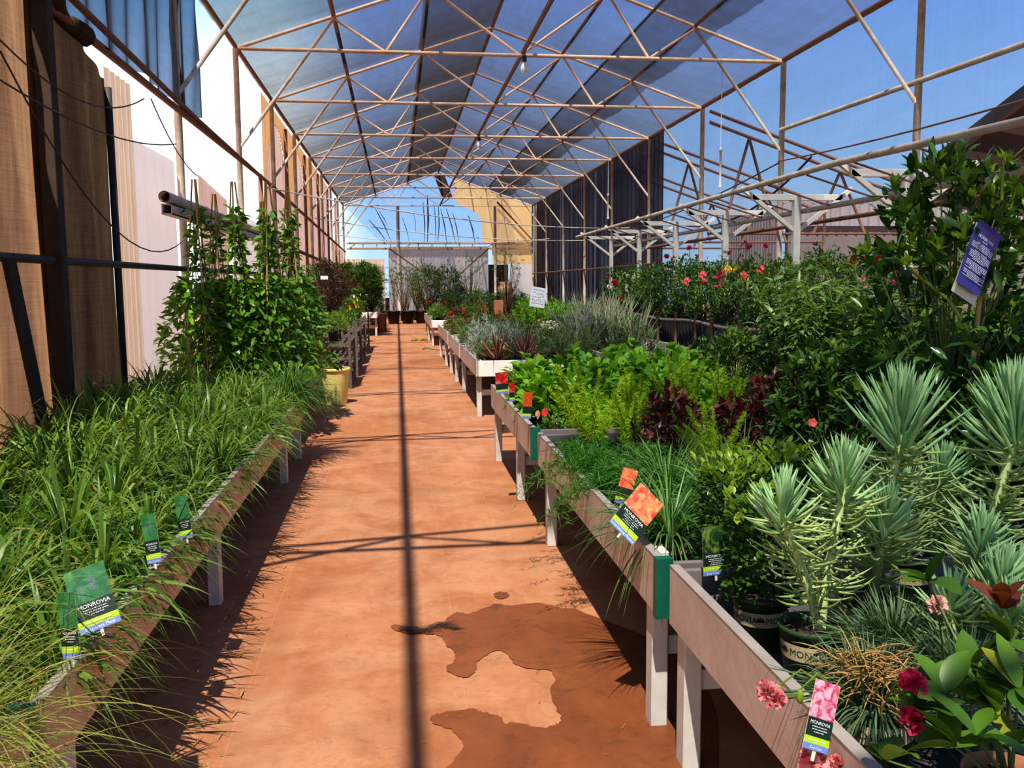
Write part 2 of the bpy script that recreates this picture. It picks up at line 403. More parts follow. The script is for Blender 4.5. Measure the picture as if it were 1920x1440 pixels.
M_leg = plain('grey_white_leg', (.64,.60,.53), .7, var=.2, scale=12)
M_white = plain('white_board', (.82,.79,.72), .65, var=.12)
M_green = plain('green_trim', (.004,.11,.065), .45)
M_mesh = plain('bench_mesh', (.07,.06,.055), .8)
M_corr = fibre('corrugated_iron', (.28,.25,.26), (.40,.35,.36), .0)
M_shed = plain('shed_wall', (.20,.165,.16), .8, var=.25, scale=2)
M_shade = plain('weathered_roof_boards', (.035,.03,.03), .85, var=.3, scale=4)
M_dkwood = plain('dark_timber', (.045,.028,.018), .85, var=.4, scale=10)
M_terra = plain('terracotta', (.38,.16,.075), .85, var=.25)

# ---- ground
fm = MB(); sheet(fm, lambda u, v: (-14+u*44, -8+v*70, 0*u), 22, 35)
floor = struct(obj('floor', fm, M_floor))
Z3 = lambda a, b: at(640+a/3, 960+b/3, z=0)
def patch(pts, z=.004, n=6, seed=3):
    r = RS(seed); P = np.array([p[:2] for p in pts]); out = []
    for i in range(len(P)):
        a, b = P[i], P[(i+1) % len(P)]
        p0, p3 = P[i-1], P[(i+2) % len(P)]
        for k in range(n):
            t = k/n; q = .5*((2*a)+(-p0+b)*t+(2*p0-5*a+4*b-p3)*t*t+(-p0+3*a-3*b+p3)*t**3)
            out.append((*(q+r.normal(0, .0035, 2)), z))
    return out
wp = [(280,640),(330,680),(480,690),(560,700),(600,760),(640,800),(630,850),(590,880),(660,930),(720,930),(760,890),(770,840),(870,785),(930,800),(980,860),(1090,890),(1160,890),(1200,940),(1175,1030),(1230,1140),(1210,1200),(1120,1215),(960,1190),(920,1195),(880,1150),(800,1130),(720,1110),(560,1135),(500,1160),(520,1195),(620,1230),(680,1320),(640,1400),(600,1480),(700,1800),(2000,1800),(2000,900),(1380,575),(1250,545),(1100,515),(950,530),(870,520),(800,545),(720,575),(640,570),(560,630),(480,655),(380,645)]
def flat(pts, name, m):
    import bmesh
    bm = bmesh.new(); vs = [bm.verts.new(p) for p in pts]; es = [bm.edges.new((vs[i], vs[(i+1) % len(vs)])) for i in range(len(vs))]; bmesh.ops.triangle_fill(bm, edges=es, use_beauty=True, use_dissolve=False, normal=(0,0,1))
    for f in bm.faces:
        f.normal_update()
        if f.normal.z < 0: f.normal_flip()
    me = bpy.data.meshes.new(name); bm.to_mesh(me); bm.free(); me.materials.append(m)
    o = bpy.data.objects.new(name, me); COL.objects.link(o); o.parent = floor
    return o
o = flat(patch([Z3(*p) for p in wp]), 'wet_patch', M_wet); o['label'] = 'dark wet stain on the red dirt'
o = flat(patch([Z3(900+42*math.cos(a), 472+20*math.sin(a)) for a in np.arange(8)*PI/4], seed=5), 'wet_patch', M_wet); o['label'] = 'small dark wet spot'
# ---- trusses
NODE_T = [(-2.33,ZE),(-.87,5.62),(.58,6.11),(XM,ZP),(3.36,6.11),(4.78,5.62),(6.264,ZE)]
NODE_B = [-.10, 1.97, 4.03]
def truss_mesh():
    parts = []
    def p(name, pts, r, m, s=8): mb = MB(); tube(mb, pts, r, s); parts.append((name, mb.mesh(name, m), m))
    p('bottom_chord', [(XL,0,ZE),(XR,0,ZE)], .03, M_pipe)
    p('rafter', [(XL,0,ZE),(XM,0,ZP)], .028, M_pipe); p('rafter', [(XR,0,ZE),(XM,0,ZP)], .028, M_pipe)
    for a, b in ((1,0),(2,0),(2,1),(4,1),(4,2),(5,2)):
        p('web_pipe', [(NODE_T[a][0],0,NODE_T[a][1]-.02),(NODE_B[b],0,ZE)], .022, M_pipe, 6)
    p('knee_brace', [(NODE_T[1][0],0,NODE_T[1][1]-.02),(XL,0,3.66)], .026, M_pipe2)
    p('knee_brace', [(NODE_T[5][0],0,NODE_T[5][1]-.02),(XR,0,3.70)], .026, M_pipe2)
    p('post', [(XL,0,0),(XL,0,ZE)], .042, M_pipe2, 10); p('post', [(XR,0,0),(XR,0,ZE)], .045, M_pipe2, 10)
    return parts
tparts = truss_mesh()
names = ['behind the viewer','just overhead','above the front left bench','whose knee braces cross the top corners','nearest with its chord in view','second with its chord in view','third with its chord in view','fourth with its chord in view','fifth with its chord in view','sixth with its chord in view','last before the back wall','at the back gable wall']
for k, Y in enumerate(TY):
    t = thing('roof_truss', 'tan pipe roof truss, %s' % names[k], 'truss', (0,Y,0), 0, 'roof trusses of the shade house')
    for nm, me, m in tparts: obj(nm, me, m, t)
def run(name, label, cat, pts, r, m, s=8, group=None):
    mb = MB(); tube(mb, pts, r, s); return tag(obj(name, mb, m), label, cat, group)
G = 'long pipes along the roof'
def along(x, z, y0=YF, y1=YB, n=2): return [(x, y, z) for y in np.linspace(y0, y1, n)]
run('ridge_pipe', 'rust-brown ridge pipe along the top of the roof', 'pipe', along(XM, ZP+.03), .035, M_rust, group=G)
run('roof_purlin', 'rusty roof pipe on the left slope, nearer the left eave', 'pipe', along(-.87, 5.65), .035, M_rust, group=G)
run('roof_purlin', 'rusty roof pipe on the left slope, nearer the ridge', 'pipe', along(.58, 6.14), .03, M_rust, group=G)
run('roof_purlin', 'rusty roof pipe on the right slope, nearer the ridge', 'pipe', along(3.36, 6.14), .03, M_rust, group=G)
run('roof_purlin', 'rusty roof pipe on the right slope, nearer the right eave', 'pipe', along(4.78, 5.65), .03, M_rust, group=G)
run('eave_pipe', 'rusty pipe along the left eave holding the roof cloth edge', 'pipe', along(XL, ZE+.03), .035, M_rust, group=G)
run('eave_pipe', 'rusty pipe along the right eave above the blue net wall', 'pipe', along(XR, ZE+.03), .045, M_rust, group=G)
run('hanger_pipe', 'dark brown pipe along the middle of the truss bottom chords carrying light bulbs', 'pipe', along(2.02, ZE+.05), .035, M_rust, group=G)
run('roof_cable', 'taut black cable under the right roof slope', 'cable', along(4.1, 5.86), .022, M_dark, group=G)
# ---- roof cloth
def slope(s, lift, a0, a1, y0=YF, y1=YB):
    def fn(u, v):
        a = a0+(a1-a0)*u; x = XM+s*(XR-XM)*a; z = ZP+(ZE-ZP)*a+.06+lift; Y = y0+v*(y1-y0)
        ph = ((Y-TY[0])/BAY) % 1; z = z-.10*np.sin(ph*PI)*(np.sin(a*PI)*.6+.5)+.012*np.sin(Y*9+a*14)
        return x, Y, z
    return fn
for s, nm in ((-1,'left'), (1,'right')):
    mb = MB(); sheet(mb, slope(s, 0, 0., 1.01), 10, 190)
    o = struct(obj('ceiling', mb, M_roof)); o['label'] = 'grey woven shade cloth over the %s roof slope' % nm
mb = MB(); sheet(mb, slope(1, .02, .50, .74), 3, 190); o = struct(obj('ceiling', mb, M_roof)); o['label'] = 'overlapping band of shade cloth on the right slope'
mb = MB(); sheet(mb, slope(-1, .02, .0, .34), 3, 190); o = struct(obj('ceiling', mb, M_roof)); o['label'] = 'overlapping band of shade cloth left of the ridge'
# ---- right wall: smooth blue net near, gathered dark net far
def wall_net(x, y0, y1, z0, z1, amp, freq, seed):
    r = RS(seed); ph = r.uniform(0, 6, 5)
    def fn(u, v):
        Y = y0+u*(y1-y0); z = z0+v*(z1-z0)
        k = sum(np.sin(Y*freq*(1+.37*i)+ph[i]) for i in range(5))/3
        return x+amp*k*(.3+.7*(1-v)), Y, z+0*u
    return fn
mb = MB(); sheet(mb, wall_net(XR+.09, YF, 21.5, 0, ZE+.05, .015, 1.5, 1), 120, 8)
struct(obj('wall_right', mb, M_net))
mb = MB(); sheet(mb, wall_net(XR+.09, 21.5, 26.4, .05, ZE+.05, .05, 7, 2), 120, 8)
o = struct(obj('wall_right', mb, M_netd)); o['label'] = 'gathered blue-grey net in folds'
mb = MB(); sheet(mb, wall_net(XR+.09, 26.4, YB, .05, ZE+.05, .09, 8, 3), 320, 8)
o = struct(obj('wall_right', mb, M_netd)); o['label'] = 'dark net hanging in loose folds'
for k, (y, x2) in enumerate([(22.2,.05),(23.1,.1),(24.4,.06),(25.3,.1),(26.1,.05)]):
    pass
run('wall_pipe', 'rusty horizontal pipe along the blue net wall at mid height', 'pipe', [(XR-.03, 2, 3.80),(XR-.03, 14.5, 4.05)], .035, M_pipe2)
run('wall_pipe', 'rusty horizontal pipe along the foot of the dark net far right', 'pipe', [(XR-.03, 22, 2.05),(XR-.03, 42, 2.05)], .03, M_rust)
sag = lambda a, b, s, n=14: [tuple(np.array(a)*(1-t)+np.array(b)*t-np.array((0,0,s*4*t*(1-t)))) for t in np.linspace(0,1,n)]
run('wall_cable', 'thin rust cable running along the blue net wall below the pipe', 'cable', sag((XR-.06, 4, 3.45),(XR-.06, 14.5, 3.55),.12), .012, M_rust, 6)
run('wall_cable', 'thin cable sagging on along the net wall to the far posts', 'cable', sag((XR-.06, 14.5, 3.52),(XR-.06, 26.4, 3.0),.15), .012, M_wire, 6)
run('irrigation_hose', 'black hose hanging in a curve beside the second right post', 'hose', sag((XR-.1, 13.2, 3.45),(XR-.4, 18.2, 2.75),.35), .018, M_dark, 6)
# ---- left wall
def folds(x, y0, y1, z0, ztop, amp, freq, seed):
    r = RS(seed); ph = r.uniform(0, 6, 6)
    def fn(u, v):
        Y = y0+u*(y1-y0); zt = ztop(Y) if callable(ztop) else ztop; z = z0+v*(zt-z0)
        k = sum(np.sin((Y+.05*v*np.sin(3*Y))*freq*(1+.41*i)+ph[i]+v*.7*i) for i in range(6))/3.2
        return x+amp*k, Y, z
    return fn
mb = MB(); sheet(mb, folds(XL-.08, .3, 6.75, .02, lambda Y: 3.54+.02*np.sin(Y*3), .05, 3.2, 4), 160, 20)
tag(obj('shade_curtain', mb, M_curt), 'long tan cloth curtain at the far left, glowing in the sun', 'curtain', 'cloth curtains on the left wall')
mb = MB(); sheet(mb, folds(XL-.03, 6.5, 8.15, .02, lambda Y: 3.53-.22*np.clip((Y-6.9)/1.2, 0, 1)**1.5, .035, 5, 5), 90, 24)
tag(obj('shade_curtain', mb, M_curt2), 'dark brown weave curtain with a black right edge, right of the tan one', 'curtain', 'cloth curtains on the left wall')
mb = MB(); bar(mb, (XL-.02, 8.19, 0), (XL-.02, 8.15, 3.24), .05, .045); tag(obj('curtain_batten', mb, M_dark), 'black upright batten at the edge of the dark brown curtain', 'batten')
def corr(x, y0, y1, z0, ztop, pitch=.075, amp=.012):
    n = int((y1-y0)/pitch*4)
    def fn(u, v):
        Y = y0+u*(y1-y0); zt = ztop(Y) if callable(ztop) else ztop
        return x+amp*np.sin(Y*2*PI/pitch), Y, z0+v*(zt-z0)
    return fn, n, 6
def panel(lbl, m, *a, grp='sheets of the left wall', **k):
    mb = MB(); fn, nu, nv = corr(*a, **k); sheet(mb, fn, nu, nv); return tag(obj('wall_sheet', mb, m), lbl, 'wall sheet', grp)
panel('tan boarded sheet just right of the black curtain edge', M_plank, XL-.05, 8.2, 8.95, 0, lambda Y: 3.42, pitch=.15)
panel('white fibreglass sheet with a sloping top, behind the bamboo-staked vines', M_fibw, XL-.05, 8.95, 10.5, 0, lambda Y: 2.94, pitch=.1)
panel('pale fibreglass sheet between the first two vine teepees', M_fibp, XL-.05, 11.75, 13.6, 0, lambda Y: 2.95-.08*(Y-11.7), pitch=.1)
panel('low pinkish fibreglass sheet before the tall orange sheets', M_fibw, XL-.05, 14.1, 17.4, 0, lambda Y: 2.74-.03*(Y-13.7), pitch=.1)
NTH = ['nearest','second','third','fourth']
for k in range(4):                                       # tall orange sheets, each with an arch-topped paler sheet let into it
    y0 = 17.5+k*4.1; y1 = y0+4.06; c = (y0+y1)/2; hw = 1.85
    top = lambda Y, c=c, hw=hw: 2.7+2.1*np.sqrt(np.clip(1-((Y-c)/hw)**2, 0, 1))*(np.abs(Y-c) < hw)
    mb = MB(); sheet(mb, lambda u, v: (XL-.05+.012*np.sin((y0+u*4.06)*52), y0+u*4.06, np.where(np.abs(y0+u*4.06-c) < hw, top(y0+u*4.06), 0)+v*(5.08-np.where(np.abs(y0+u*4.06-c) < hw, top(y0+u*4.06), 0))), 120, 6)
    tag(obj('wall_sheet', mb, M_fibo if k < 3 else M_fibt), 'orange-tan sheet around an arch, %s along the tall left wall' % NTH[k], 'wall sheet', 'sheets of the left wall')
    mb = MB(); sheet(mb, lambda u, v: (XL-.07+.01*np.sin(u*190), c-hw+u*2*hw, v*(top(c-hw+u*2*hw*.9999)+.03)), 120, 6)
    tag(obj('arched_sheet', mb, M_fibp), 'pinkish arch-topped sheet, %s along the tall left wall' % NTH[k], 'wall sheet', 'sheets of the left wall')
panel('pale tall sheet near the back of the left wall', M_fibt, XL-.05, 34.5, 38., 0, 3.3, pitch=.12)
panel('pale short sheet in the back left corner', M_fibt, XL-.05, 38.2, 42.0, 0, 3.1, pitch=.12)
mb = MB(); bbox(mb, XL+.0, XL+.10, 6.50, 6.62, 0, 5.0); tag(obj('timber_post', mb, M_dkwood, smooth=False), 'thick dark timber post between the two left curtains', 'post')
A = at(15, 480, x=XL+.06); B = at(88, 830, x=XL+.06); mb = MB(); bar(mb, A, B, .03, .13, up=(0,1,0)); tag(obj('brace_shadow_strip', mb, M_dkwood, smooth=False), 'dark strip standing in for a brace shadow on the tan curtain, far left', 'board')  # dark bar added in place of a brace's cast shadow on the curtain
for k, y in enumerate([16.45, 20.4, 24.4, 28.4, 32.3, 36.2]):
    mb = MB(); bar(mb, (XL+.03, y, 0), (XL+.03, y, 3.5 if k == 0 else 4.9), .07, .09); tag(obj('wall_stud', mb, M_rust), ['brown stud beside the third vine teepee','brown stud between the first and second orange sheets','brown stud between the second and third orange sheets','brown stud by the third orange sheet','brown stud by the fourth orange sheet','brown stud near the back left corner'][k], 'post', 'studs of the left wall')
run('wall_girt', 'rusty upper pipe along the top of the left curtains', 'pipe', [(XL+.04, .3, 3.50),(XL+.04, 17.45, 3.46)], .033, M_rust)
run('wall_girt', 'second rusty pipe just above the top of the left curtains', 'pipe', [(XL+.1, 5.5, 3.66),(XL+.06, 11.3, 3.52),(XL+.05, 17.5, 3.44)], .028, M_rust)
run('wall_girt', 'dark lower pipe across the left curtains', 'pipe', [(XL+.05, .3, 1.765),(XL+.05, 17.4, 1.79)], .028, M_dark)
run('wall_girt', 'brown sloping pipe across the tall orange sheets', 'pipe', [(XL+.08, 17.4, 3.42),(XL+.08, 41.5, 3.05)], .035, M_rust)
run('wall_girt', 'brown lower pipe across the tall orange sheets', 'pipe', [(XL+.08, 17.4, 2.42),(XL+.08, 41.5, 2.2)], .045, M_rust)
t = thing('steel_beam', 'brown square steel beam with a pipe on top, cut open at its near end', 'beam', (XL+.16, 0, 0))
mb = MB()
for a in ((-.05,.05,2.28,2.29),(-.05,.05,2.37,2.38),(-.05,-.04,2.28,2.38),(.04,.05,2.28,2.38)): box(mb, a[0], a[1], 9.2, 17.3, a[2], a[3])
obj('square_tube', mb, M_rail, t, smooth=False)
mb = MB(); tube(mb, [(0, 9.12, 2.44),(0, 17.3, 2.44)], .055, 12, cap=False); tube(mb, [(0, 9.12, 2.44),(0, 17.3, 2.44)], .045, 12, cap=False); obj('pipe', mb, M_rail, t)
# hanging black net by the open upper wall
def hang(u, v):
    Y = 7.15+u*4.2+.35*(1-v)*u; z0 = 3.52-.04*np.sin(u*9)+.12*np.clip((u-.82)/.18, 0, 1); z = z0+v*(5.2-z0)
    k = np.sin(Y*5+v)+.6*np.sin(Y*11+2)+.4*np.sin(Y*17-v*2)
    return XL+.02+.035*k, Y, z
mb = MB(); sheet(mb, hang, 130, 16); tag(obj('hanging_net', mb, M_hang), 'black net hanging from the left eave against bright sky', 'net')
mb = MB(); sheet(mb, lambda u, v: (XL-.0+.05*np.cos(u*2*PI*1.5)*(.5+.5*v)+.02*np.sin(v*9), 10.62+.16*(u-.5)*(.35+.65*v), 3.35+v*1.85), 24, 14)
tag(obj('net_roll', mb, M_curt2), 'dark bunched net tied around the first left post', 'net')
WL = 'loose wires across the left wall'
for k, (a, b, s_, l_) in enumerate([((0,150),(330,270),.12,'thin wire sagging from the far left edge to the first left post'), ((0,95),(345,450),.5,'loose wire looping low across the dark curtain'), ((0,75),(270,185),.2,'wire along the top of the tan curtain')]):
    A = at(*a, x=XL+.12); B = at(*b, x=XL+.12); run('loose_wire', l_, 'wire', sag(A, B, s_), .006, M_wire, 5, WL)
mb = MB(); R = RS(4); tube(mb, [(XL+.03+R.normal(0,.015), y, 3.52+.12*math.sin(y*2.3)*.5+R.normal(0,.02)) for y in np.arange(4.6,7.5,.12)], [.05+.035*abs(math.sin(y*3.1)) for y in np.arange(4.6,7.5,.12)], 9); tag(obj('bunched_cloth', mb, M_curt2), 'dark bunched cloth rolled along the upper pipe at the top left corner', 'cloth')
run('loose_wire', 'wire hanging down from the upper pipe by the first left post', 'wire', sag(at(283,185,x=XL+.12), at(370,330,x=XL+.12), .1), .006, M_wire, 5, WL)
SC = 'irrigation lines strung across the house'
run('irrigation_line', 'thin white line strung across the house at truss height', 'line', sag((-2.3, 17.2, 3.35),(6.2, 24, 3.05), .22), .013, M_pale, 6, SC)
run('irrigation_line', 'thin white line across the house farther back', 'line', sag((-2.3, 27., 3.5),(6.2, 30, 3.0), .2), .014, M_pale, 6, SC)
run('irrigation_line', 'thin pale line low across the back of the house', 'line', sag((-2.3, 36., 3.5),(6.2, 37, 3.4), .25), .014, M_pale, 6, SC)
def drop(px, py0, py1, Y, lbl):
    t = thing('drip_riser', lbl, 'irrigation riser', at(px, py1, Y), 0, 'white irrigation drops'); h = at(px, py0, Y)[2]-at(px, py1, Y)[2]
    mb = MB(); tube(mb, [(0,0,h*.3),(0,0,h)], .006, 5); obj('string', mb, M_pale, t)
    mb = MB(); tube(mb, [(0,0,0),(0,0,h*.3)], .018, 8); lathe(mb, [(.03,-.01),(.03,.04),(.001,.05)], 10); lathe(mb, [(.001,h*.29),(.028,h*.29),(.028,h*.32),(.001,h*.33)], 10); obj('pipe', mb, M_pale, t)
drop(1350, 118, 352, 14.6, 'white irrigation pipe hanging from the first full truss by the right net')
drop(1140, 265, 410, 22.6, 'white irrigation pipe hanging farther back right')
# bulbs under the middle pipe
def bulb():
    t = thing('light_bulb', 'x', 'light bulb'); mb = MB(); lathe(mb, [(.001,0),(.03,.0),(.03,.05),(.022,.07)], 12); obj('socket', mb, M_dark, t)
    mb = MB(); lathe(mb, [(.001,-.13),(.03,-.12),(.045,-.085),(.04,-.05),(.022,-.015),(.018,0.)], 16); obj('glass', mb, plain('bulb_glass', (.8,.78,.72), .25, var=.05), t); return t
b0 = bulb(); b0.location = (2.03, TY[4]-.05, ZE-.11)
for k, (y, l_) in enumerate([(TY[4], 'pale light bulb under the nearest full truss'), (TY[6], 'pale light bulb under the third truss')]):
    q = b0 if k == 0 else dup(b0, (2.03, y-.05, ZE-.11)); q['label'] = l_; q['group'] = 'light bulbs under the middle pipe'; q.scale = (1.3,)*3

# ---- back gable wall
mb = MB()
pts = [(-1.75,3.36),(-.3,3.36),(-.9,4.0),(-2.25,5.2),(XM,ZP),(2.55,6.38),(2.62,5.45),(2.8,5.1),(3.9,4.3),(4.0,3.36)]
q = [(-.55,3.36),(-1.3,4.1),(-2.3,5.14),(XM,ZP+.05),(4.2,5.9),(4.2,3.36)]
poly(mb, [(x, YB+.05, z) for x, z in q]); struct(obj('wall_back', mb, M_backnet, smooth=False))
def fold_strip(x0, z0, x1, z1, wd, lbl):
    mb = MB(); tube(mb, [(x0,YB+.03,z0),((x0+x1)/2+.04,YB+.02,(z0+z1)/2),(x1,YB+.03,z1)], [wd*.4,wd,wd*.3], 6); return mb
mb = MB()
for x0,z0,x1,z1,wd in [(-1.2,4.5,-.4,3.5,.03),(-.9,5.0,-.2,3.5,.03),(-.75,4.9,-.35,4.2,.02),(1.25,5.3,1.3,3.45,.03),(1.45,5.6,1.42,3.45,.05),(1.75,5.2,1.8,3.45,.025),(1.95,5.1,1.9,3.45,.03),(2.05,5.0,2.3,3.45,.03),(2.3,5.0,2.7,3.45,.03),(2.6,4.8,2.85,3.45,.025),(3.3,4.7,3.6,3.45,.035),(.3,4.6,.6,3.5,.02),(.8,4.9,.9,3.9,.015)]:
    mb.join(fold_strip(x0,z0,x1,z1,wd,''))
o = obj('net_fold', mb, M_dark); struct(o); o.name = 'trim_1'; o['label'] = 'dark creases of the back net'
ye = [(2.62,6.36),(2.66,5.9),(2.6,5.45),(2.9,5.2),(3.45,4.95),(3.85,4.6),(3.92,4.2),(3.95,3.42),(5.0,3.36),(6.26,3.44),(6.3,5.12)]
mb = MB(); poly(mb, [(x, YB-.02, z) for x, z in ye]); tag(obj('gable_sheet', mb, M_fiby, smooth=False), 'sunlit yellow fibreglass sheet with a curved left edge on the back gable', 'wall sheet')
mb = MB(); poly(mb, [(x, YB-.0, z) for x, z in [(4.35,3.4),(4.4,2.5),(6.25,2.45),(6.25,3.4)]]); tag(obj('gable_sheet', mb, M_fiby, smooth=False), 'lower yellow fibreglass sheet under the torn edge', 'wall sheet')
mb = MB(); sheet(mb, lambda u, v: (6.3+u*.9, YB-.6+.02*np.sin(u*20)+0*v, v*5.2), 20, 4); tag(obj('gable_sheet', mb, M_fibt), 'tan upright sheet in the back right corner', 'wall sheet')
mb = MB(); box(mb, 5.2, 6.3, YB, YB+.03, .9, 2.45); tag(obj('gable_sheet', mb, M_fibw, smooth=False), 'pale cream sheet right of the back opening', 'wall sheet')
mb = MB(); sheet(mb, lambda u, v: (-.35+u*4.55, YB+.05+.02*np.sin(u*180)+0*v, v*3.3), 220, 2); tag(obj('gable_sheet', mb, M_fibg), 'long grey corrugated sheet low on the back wall', 'wall sheet')
mb = MB(); sheet(mb, lambda u, v: (-2.3+u*1.75, YB+.5+.02*np.sin(u*70)+0*v, v*2.75), 80, 2); tag(obj('gable_sheet', mb, M_plank), 'pale board fence panel seen through the back left corner', 'wall sheet')
mb = MB(); box(mb, -2.2, 6.3, YB+2.5, YB+2.6, 0, .95); box(mb, 4.2, 5.3, YB+1.5, YB+1.6, .9, 2.5); tag(obj('garden_wall', mb, M_shade, smooth=False), 'dark low wall beyond the back opening', 'wall')
t = thing('timber_truss', 'long weathered wooden lattice beam across the back wall', 'beam', (0, YB-.1, 0))
for z in (3.44, 3.2): mb = MB(); bbox(mb, -2.2, 6.25, -.04, .04, z-.045, z+.045); obj('chord', mb, M_wood, t, smooth=False)
for x in np.arange(-2.1, 6.2, .62): mb = MB(); bar(mb, (x,0,3.2), (x+.31 if int(x*10) % 2 else x,0,3.44), .04, .04, up=(0,1,0)); obj('strut', mb, M_wood, t, smooth=False)
run('gable_post', 'grey pipe post against blue sky in the back gable', 'post', [(.1,YB-.15,0),(.1,YB-.15,5.1)], .075, M_pipe2)
run('gable_post', 'grey pipe post on the yellow gable sheet', 'post', [(4.5,YB-.15,0),(4.5,YB-.15,5.1)], .06, M_pipe2)
run('gable_brace', 'diagonal brace pipe on the grey back sheet', 'pipe', [(-.3,YB-.2,3.2),(1.9,YB-.2,1.6)], .03, M_rust)
run('gable_brace', 'diagonal brace pipe rising right on the grey back sheet', 'pipe', [(2.0,YB-.2,1.3),(4.2,YB-.2,3.2)], .03, M_rust)
run('gable_brace', 'diagonal pipe across the yellow gable sheet', 'pipe', [(4.6,YB-.2,5.3),(6.3,YB-.2,3.5)], .04, M_rust)
mb = MB(); sheet(mb, lambda u, v: (1.75+.5*u+.35*(1-v)+0*u, YB-.3+.08*u, 5.45+v*1.0), 5, 6); tag(obj('torn_flap', mb, M_dark), 'dark torn flap of cloth hanging from the back ridge', 'flap')

# ---- neighbouring structures beyond the right net
t = thing('corrugated_shed', 'neighbouring shed with a corrugated iron fascia beyond the blue net', 'shed', (10.4, 24., 0))
mb = MB(); sheet(mb, lambda u, v: (u*9., .035*np.sin(u*9*2*PI/.28)+0*v, 3.12+v*.58), 500, 2); obj('fascia', mb, M_corr, t)
mb = MB(); bbox(mb, .25, 9, .12, .3, 0, 3.12); obj('wall', mb, M_shed, t, smooth=False)
mb = MB(); sheet(mb, lambda u, v: (u*9., .05+v*4, 3.7+v*.55+.02*np.sin(u*200)), 300, 2); obj('roof', mb, M_shed, t)
mb = MB(); sheet(mb, lambda u, v: (.0+.02*np.sin(v*120), v*4-.05, u*3.7), 3, 80); obj('end_wall', mb, M_corr, t)
# lean-to shade roof at the far right
t = thing('lean_to_roof', 'dark sloping slatted roof of the neighbouring lean-to at upper right', 'roof', (0,0,0))
P0 = np.array(at(1700, 345, Y=12.)); P1 = np.array(at(1925, 175, Y=9.0)); dn = P1-P0
mb = MB(); bk = np.array([3.2, 1.2, -.15])
poly(mb, [P0-dn*.2, P1+dn*.6, P1+dn*.6+bk, P0-dn*.2+bk]); obj('roof_deck', mb, M_shade, t, smooth=False)
mb = MB(); bar(mb, P0-dn*.2, P1+dn*.6, .07, .16); obj('edge_board', mb, M_shed, t, smooth=False)
for k in range(5):
    a = P0+dn*(k*.3-.1)+np.array([0,0,-.1]); mb = MB(); bar(mb, a, a+bk*.95, .06, .1); obj('rafter', mb, M_shed, t, smooth=False)
# outrigger trusses beyond the right posts
for k in (5, 6, 7):
    Y = TY[k]; t = thing('side_truss', ['','','','','','rusty side truss sloping down beyond the second right post','rusty side truss beyond the third right post','rusty side truss beyond the fourth right post'][k], 'truss', (0, Y, 0), 0, 'side trusses beyond the right posts')
    zf = lambda x: ZE-.05-(x-XR)*.33
    for dz in (0, -.22): mb = MB(); tube(mb, [(XR+.15,0,zf(XR)+dz),(XR+4.6,0,zf(XR+4.6)+dz)], .035, 6); obj('chord', mb, M_rust, t)
    for x in (1.0, 3.0):
        for dx in (-.55, .6): mb = MB(); tube(mb, [(XR+x,0,zf(XR+x)-.2),(XR+x+dx,0,2.6)], .03, 6); obj('web_pipe', mb, M_rust, t)
    mb = MB(); tube(mb, [(XR+.15,0,2.6),(XR+4.6,0,2.6)], .03, 6); obj('lower_pipe', mb, M_rust, t)
    mb = MB(); tube(mb, [(XR+4.6,0,0),(XR+4.6,0,zf(XR+4.6))], .04, 8); obj('post', mb, M_pipe2, t)
# ================================================================== benches
ORD = ['first','second','third','fourth','fifth','sixth','seventh','eighth','ninth','tenth','eleventh','twelfth','thirteenth','fourteenth','fifteenth','sixteenth','seventeenth','eighteenth','nineteenth','twentieth','twenty-first','twenty-second','twenty-third','twenty-fourth','twenty-fifth','twenty-sixth','twenty-seventh','twenty-eighth','twenty-ninth','thirtieth']
M_cap = plain('worn_metal_cap', (.34,.29,.25), .55)
def bench(label, s, x0, x1, y0, y1, zt, rail_m, legs_y, green=(), group='long slatted nursery benches', deck=None, boards=True):
    """s=+1 right of the aisle (front edge x0), -1 left"""
    t = thing('plant_bench', label, 'bench', (0,0,0), 0, group); dz = deck if deck else zt-.18
    mb = MB(); bbox(mb, min(x0,x0+s*.025), max(x0,x0+s*.025), y0, y1, zt-.20, zt, .003); o = obj('front_rail', mb, rail_m, t, smooth=False)
    mb = MB(); box(mb, min(x0,x0+s*.03)-.001, max(x0,x0+s*.03)+.001, y0, y1, zt, zt+.004); obj('rail_cap', mb, M_cap, t, smooth=False)
    mb = MB(); bbox(mb, min(x1,x1-s*.025), max(x1,x1-s*.025), y0, y1, zt-.2, zt, .003); obj('back_rail', mb, rail_m, t, smooth=False)
    for y in (y0, y1-.025): mb = MB(); bbox(mb, min(x0,x1)+.03, max(x0,x1)-.03, y, y+.025, zt-.2, zt-.01, .003); obj('end_board', mb, M_white if boards else M_shed, t, smooth=False)
    mb = MB(); box(mb, min(x0,x1)+.03, max(x0,x1)-.03, y0+.03, y1-.03, dz-.02, dz); obj('deck', mb, M_mesh, t, smooth=False)
    for y in legs_y:
        for x in (x0+s*.05, x1-s*.06):
            mb = MB(); bbox(mb, x-.03, x+.03, y-.04, y+.04, 0, zt-.06 if not (y-y0 < .2) else zt-.01, .004); obj('leg', mb, M_leg, t, smooth=False)
        mb = MB(); bbox(mb, min(x0,x1)+.05, max(x0,x1)-.06, y-.015, y+.025, .26, .33, .003); obj('crosspiece', mb, M_leg, t, smooth=False)
    for y in green:
        mb = MB(); box(mb, min(x0-s*.006,x0+s*.052), max(x0-s*.006,x0+s*.052), y-.02, y+.02, zt-.205, zt+.006); obj('corner_trim', mb, M_green, t, smooth=False)
    return t
ZR = .66; DK = .48
bench('nearest right bench with a bare leg at its far corner', 1, .885, 2.62, .6, 2.87, ZR, M_rail, (2.80, .9), (), boards=False)
bench('second right bench with green corner trims', 1, .862, 2.62, 2.93, 5.62, ZR, M_rail, (5.40, 3.1), (2.945,), boards=False)
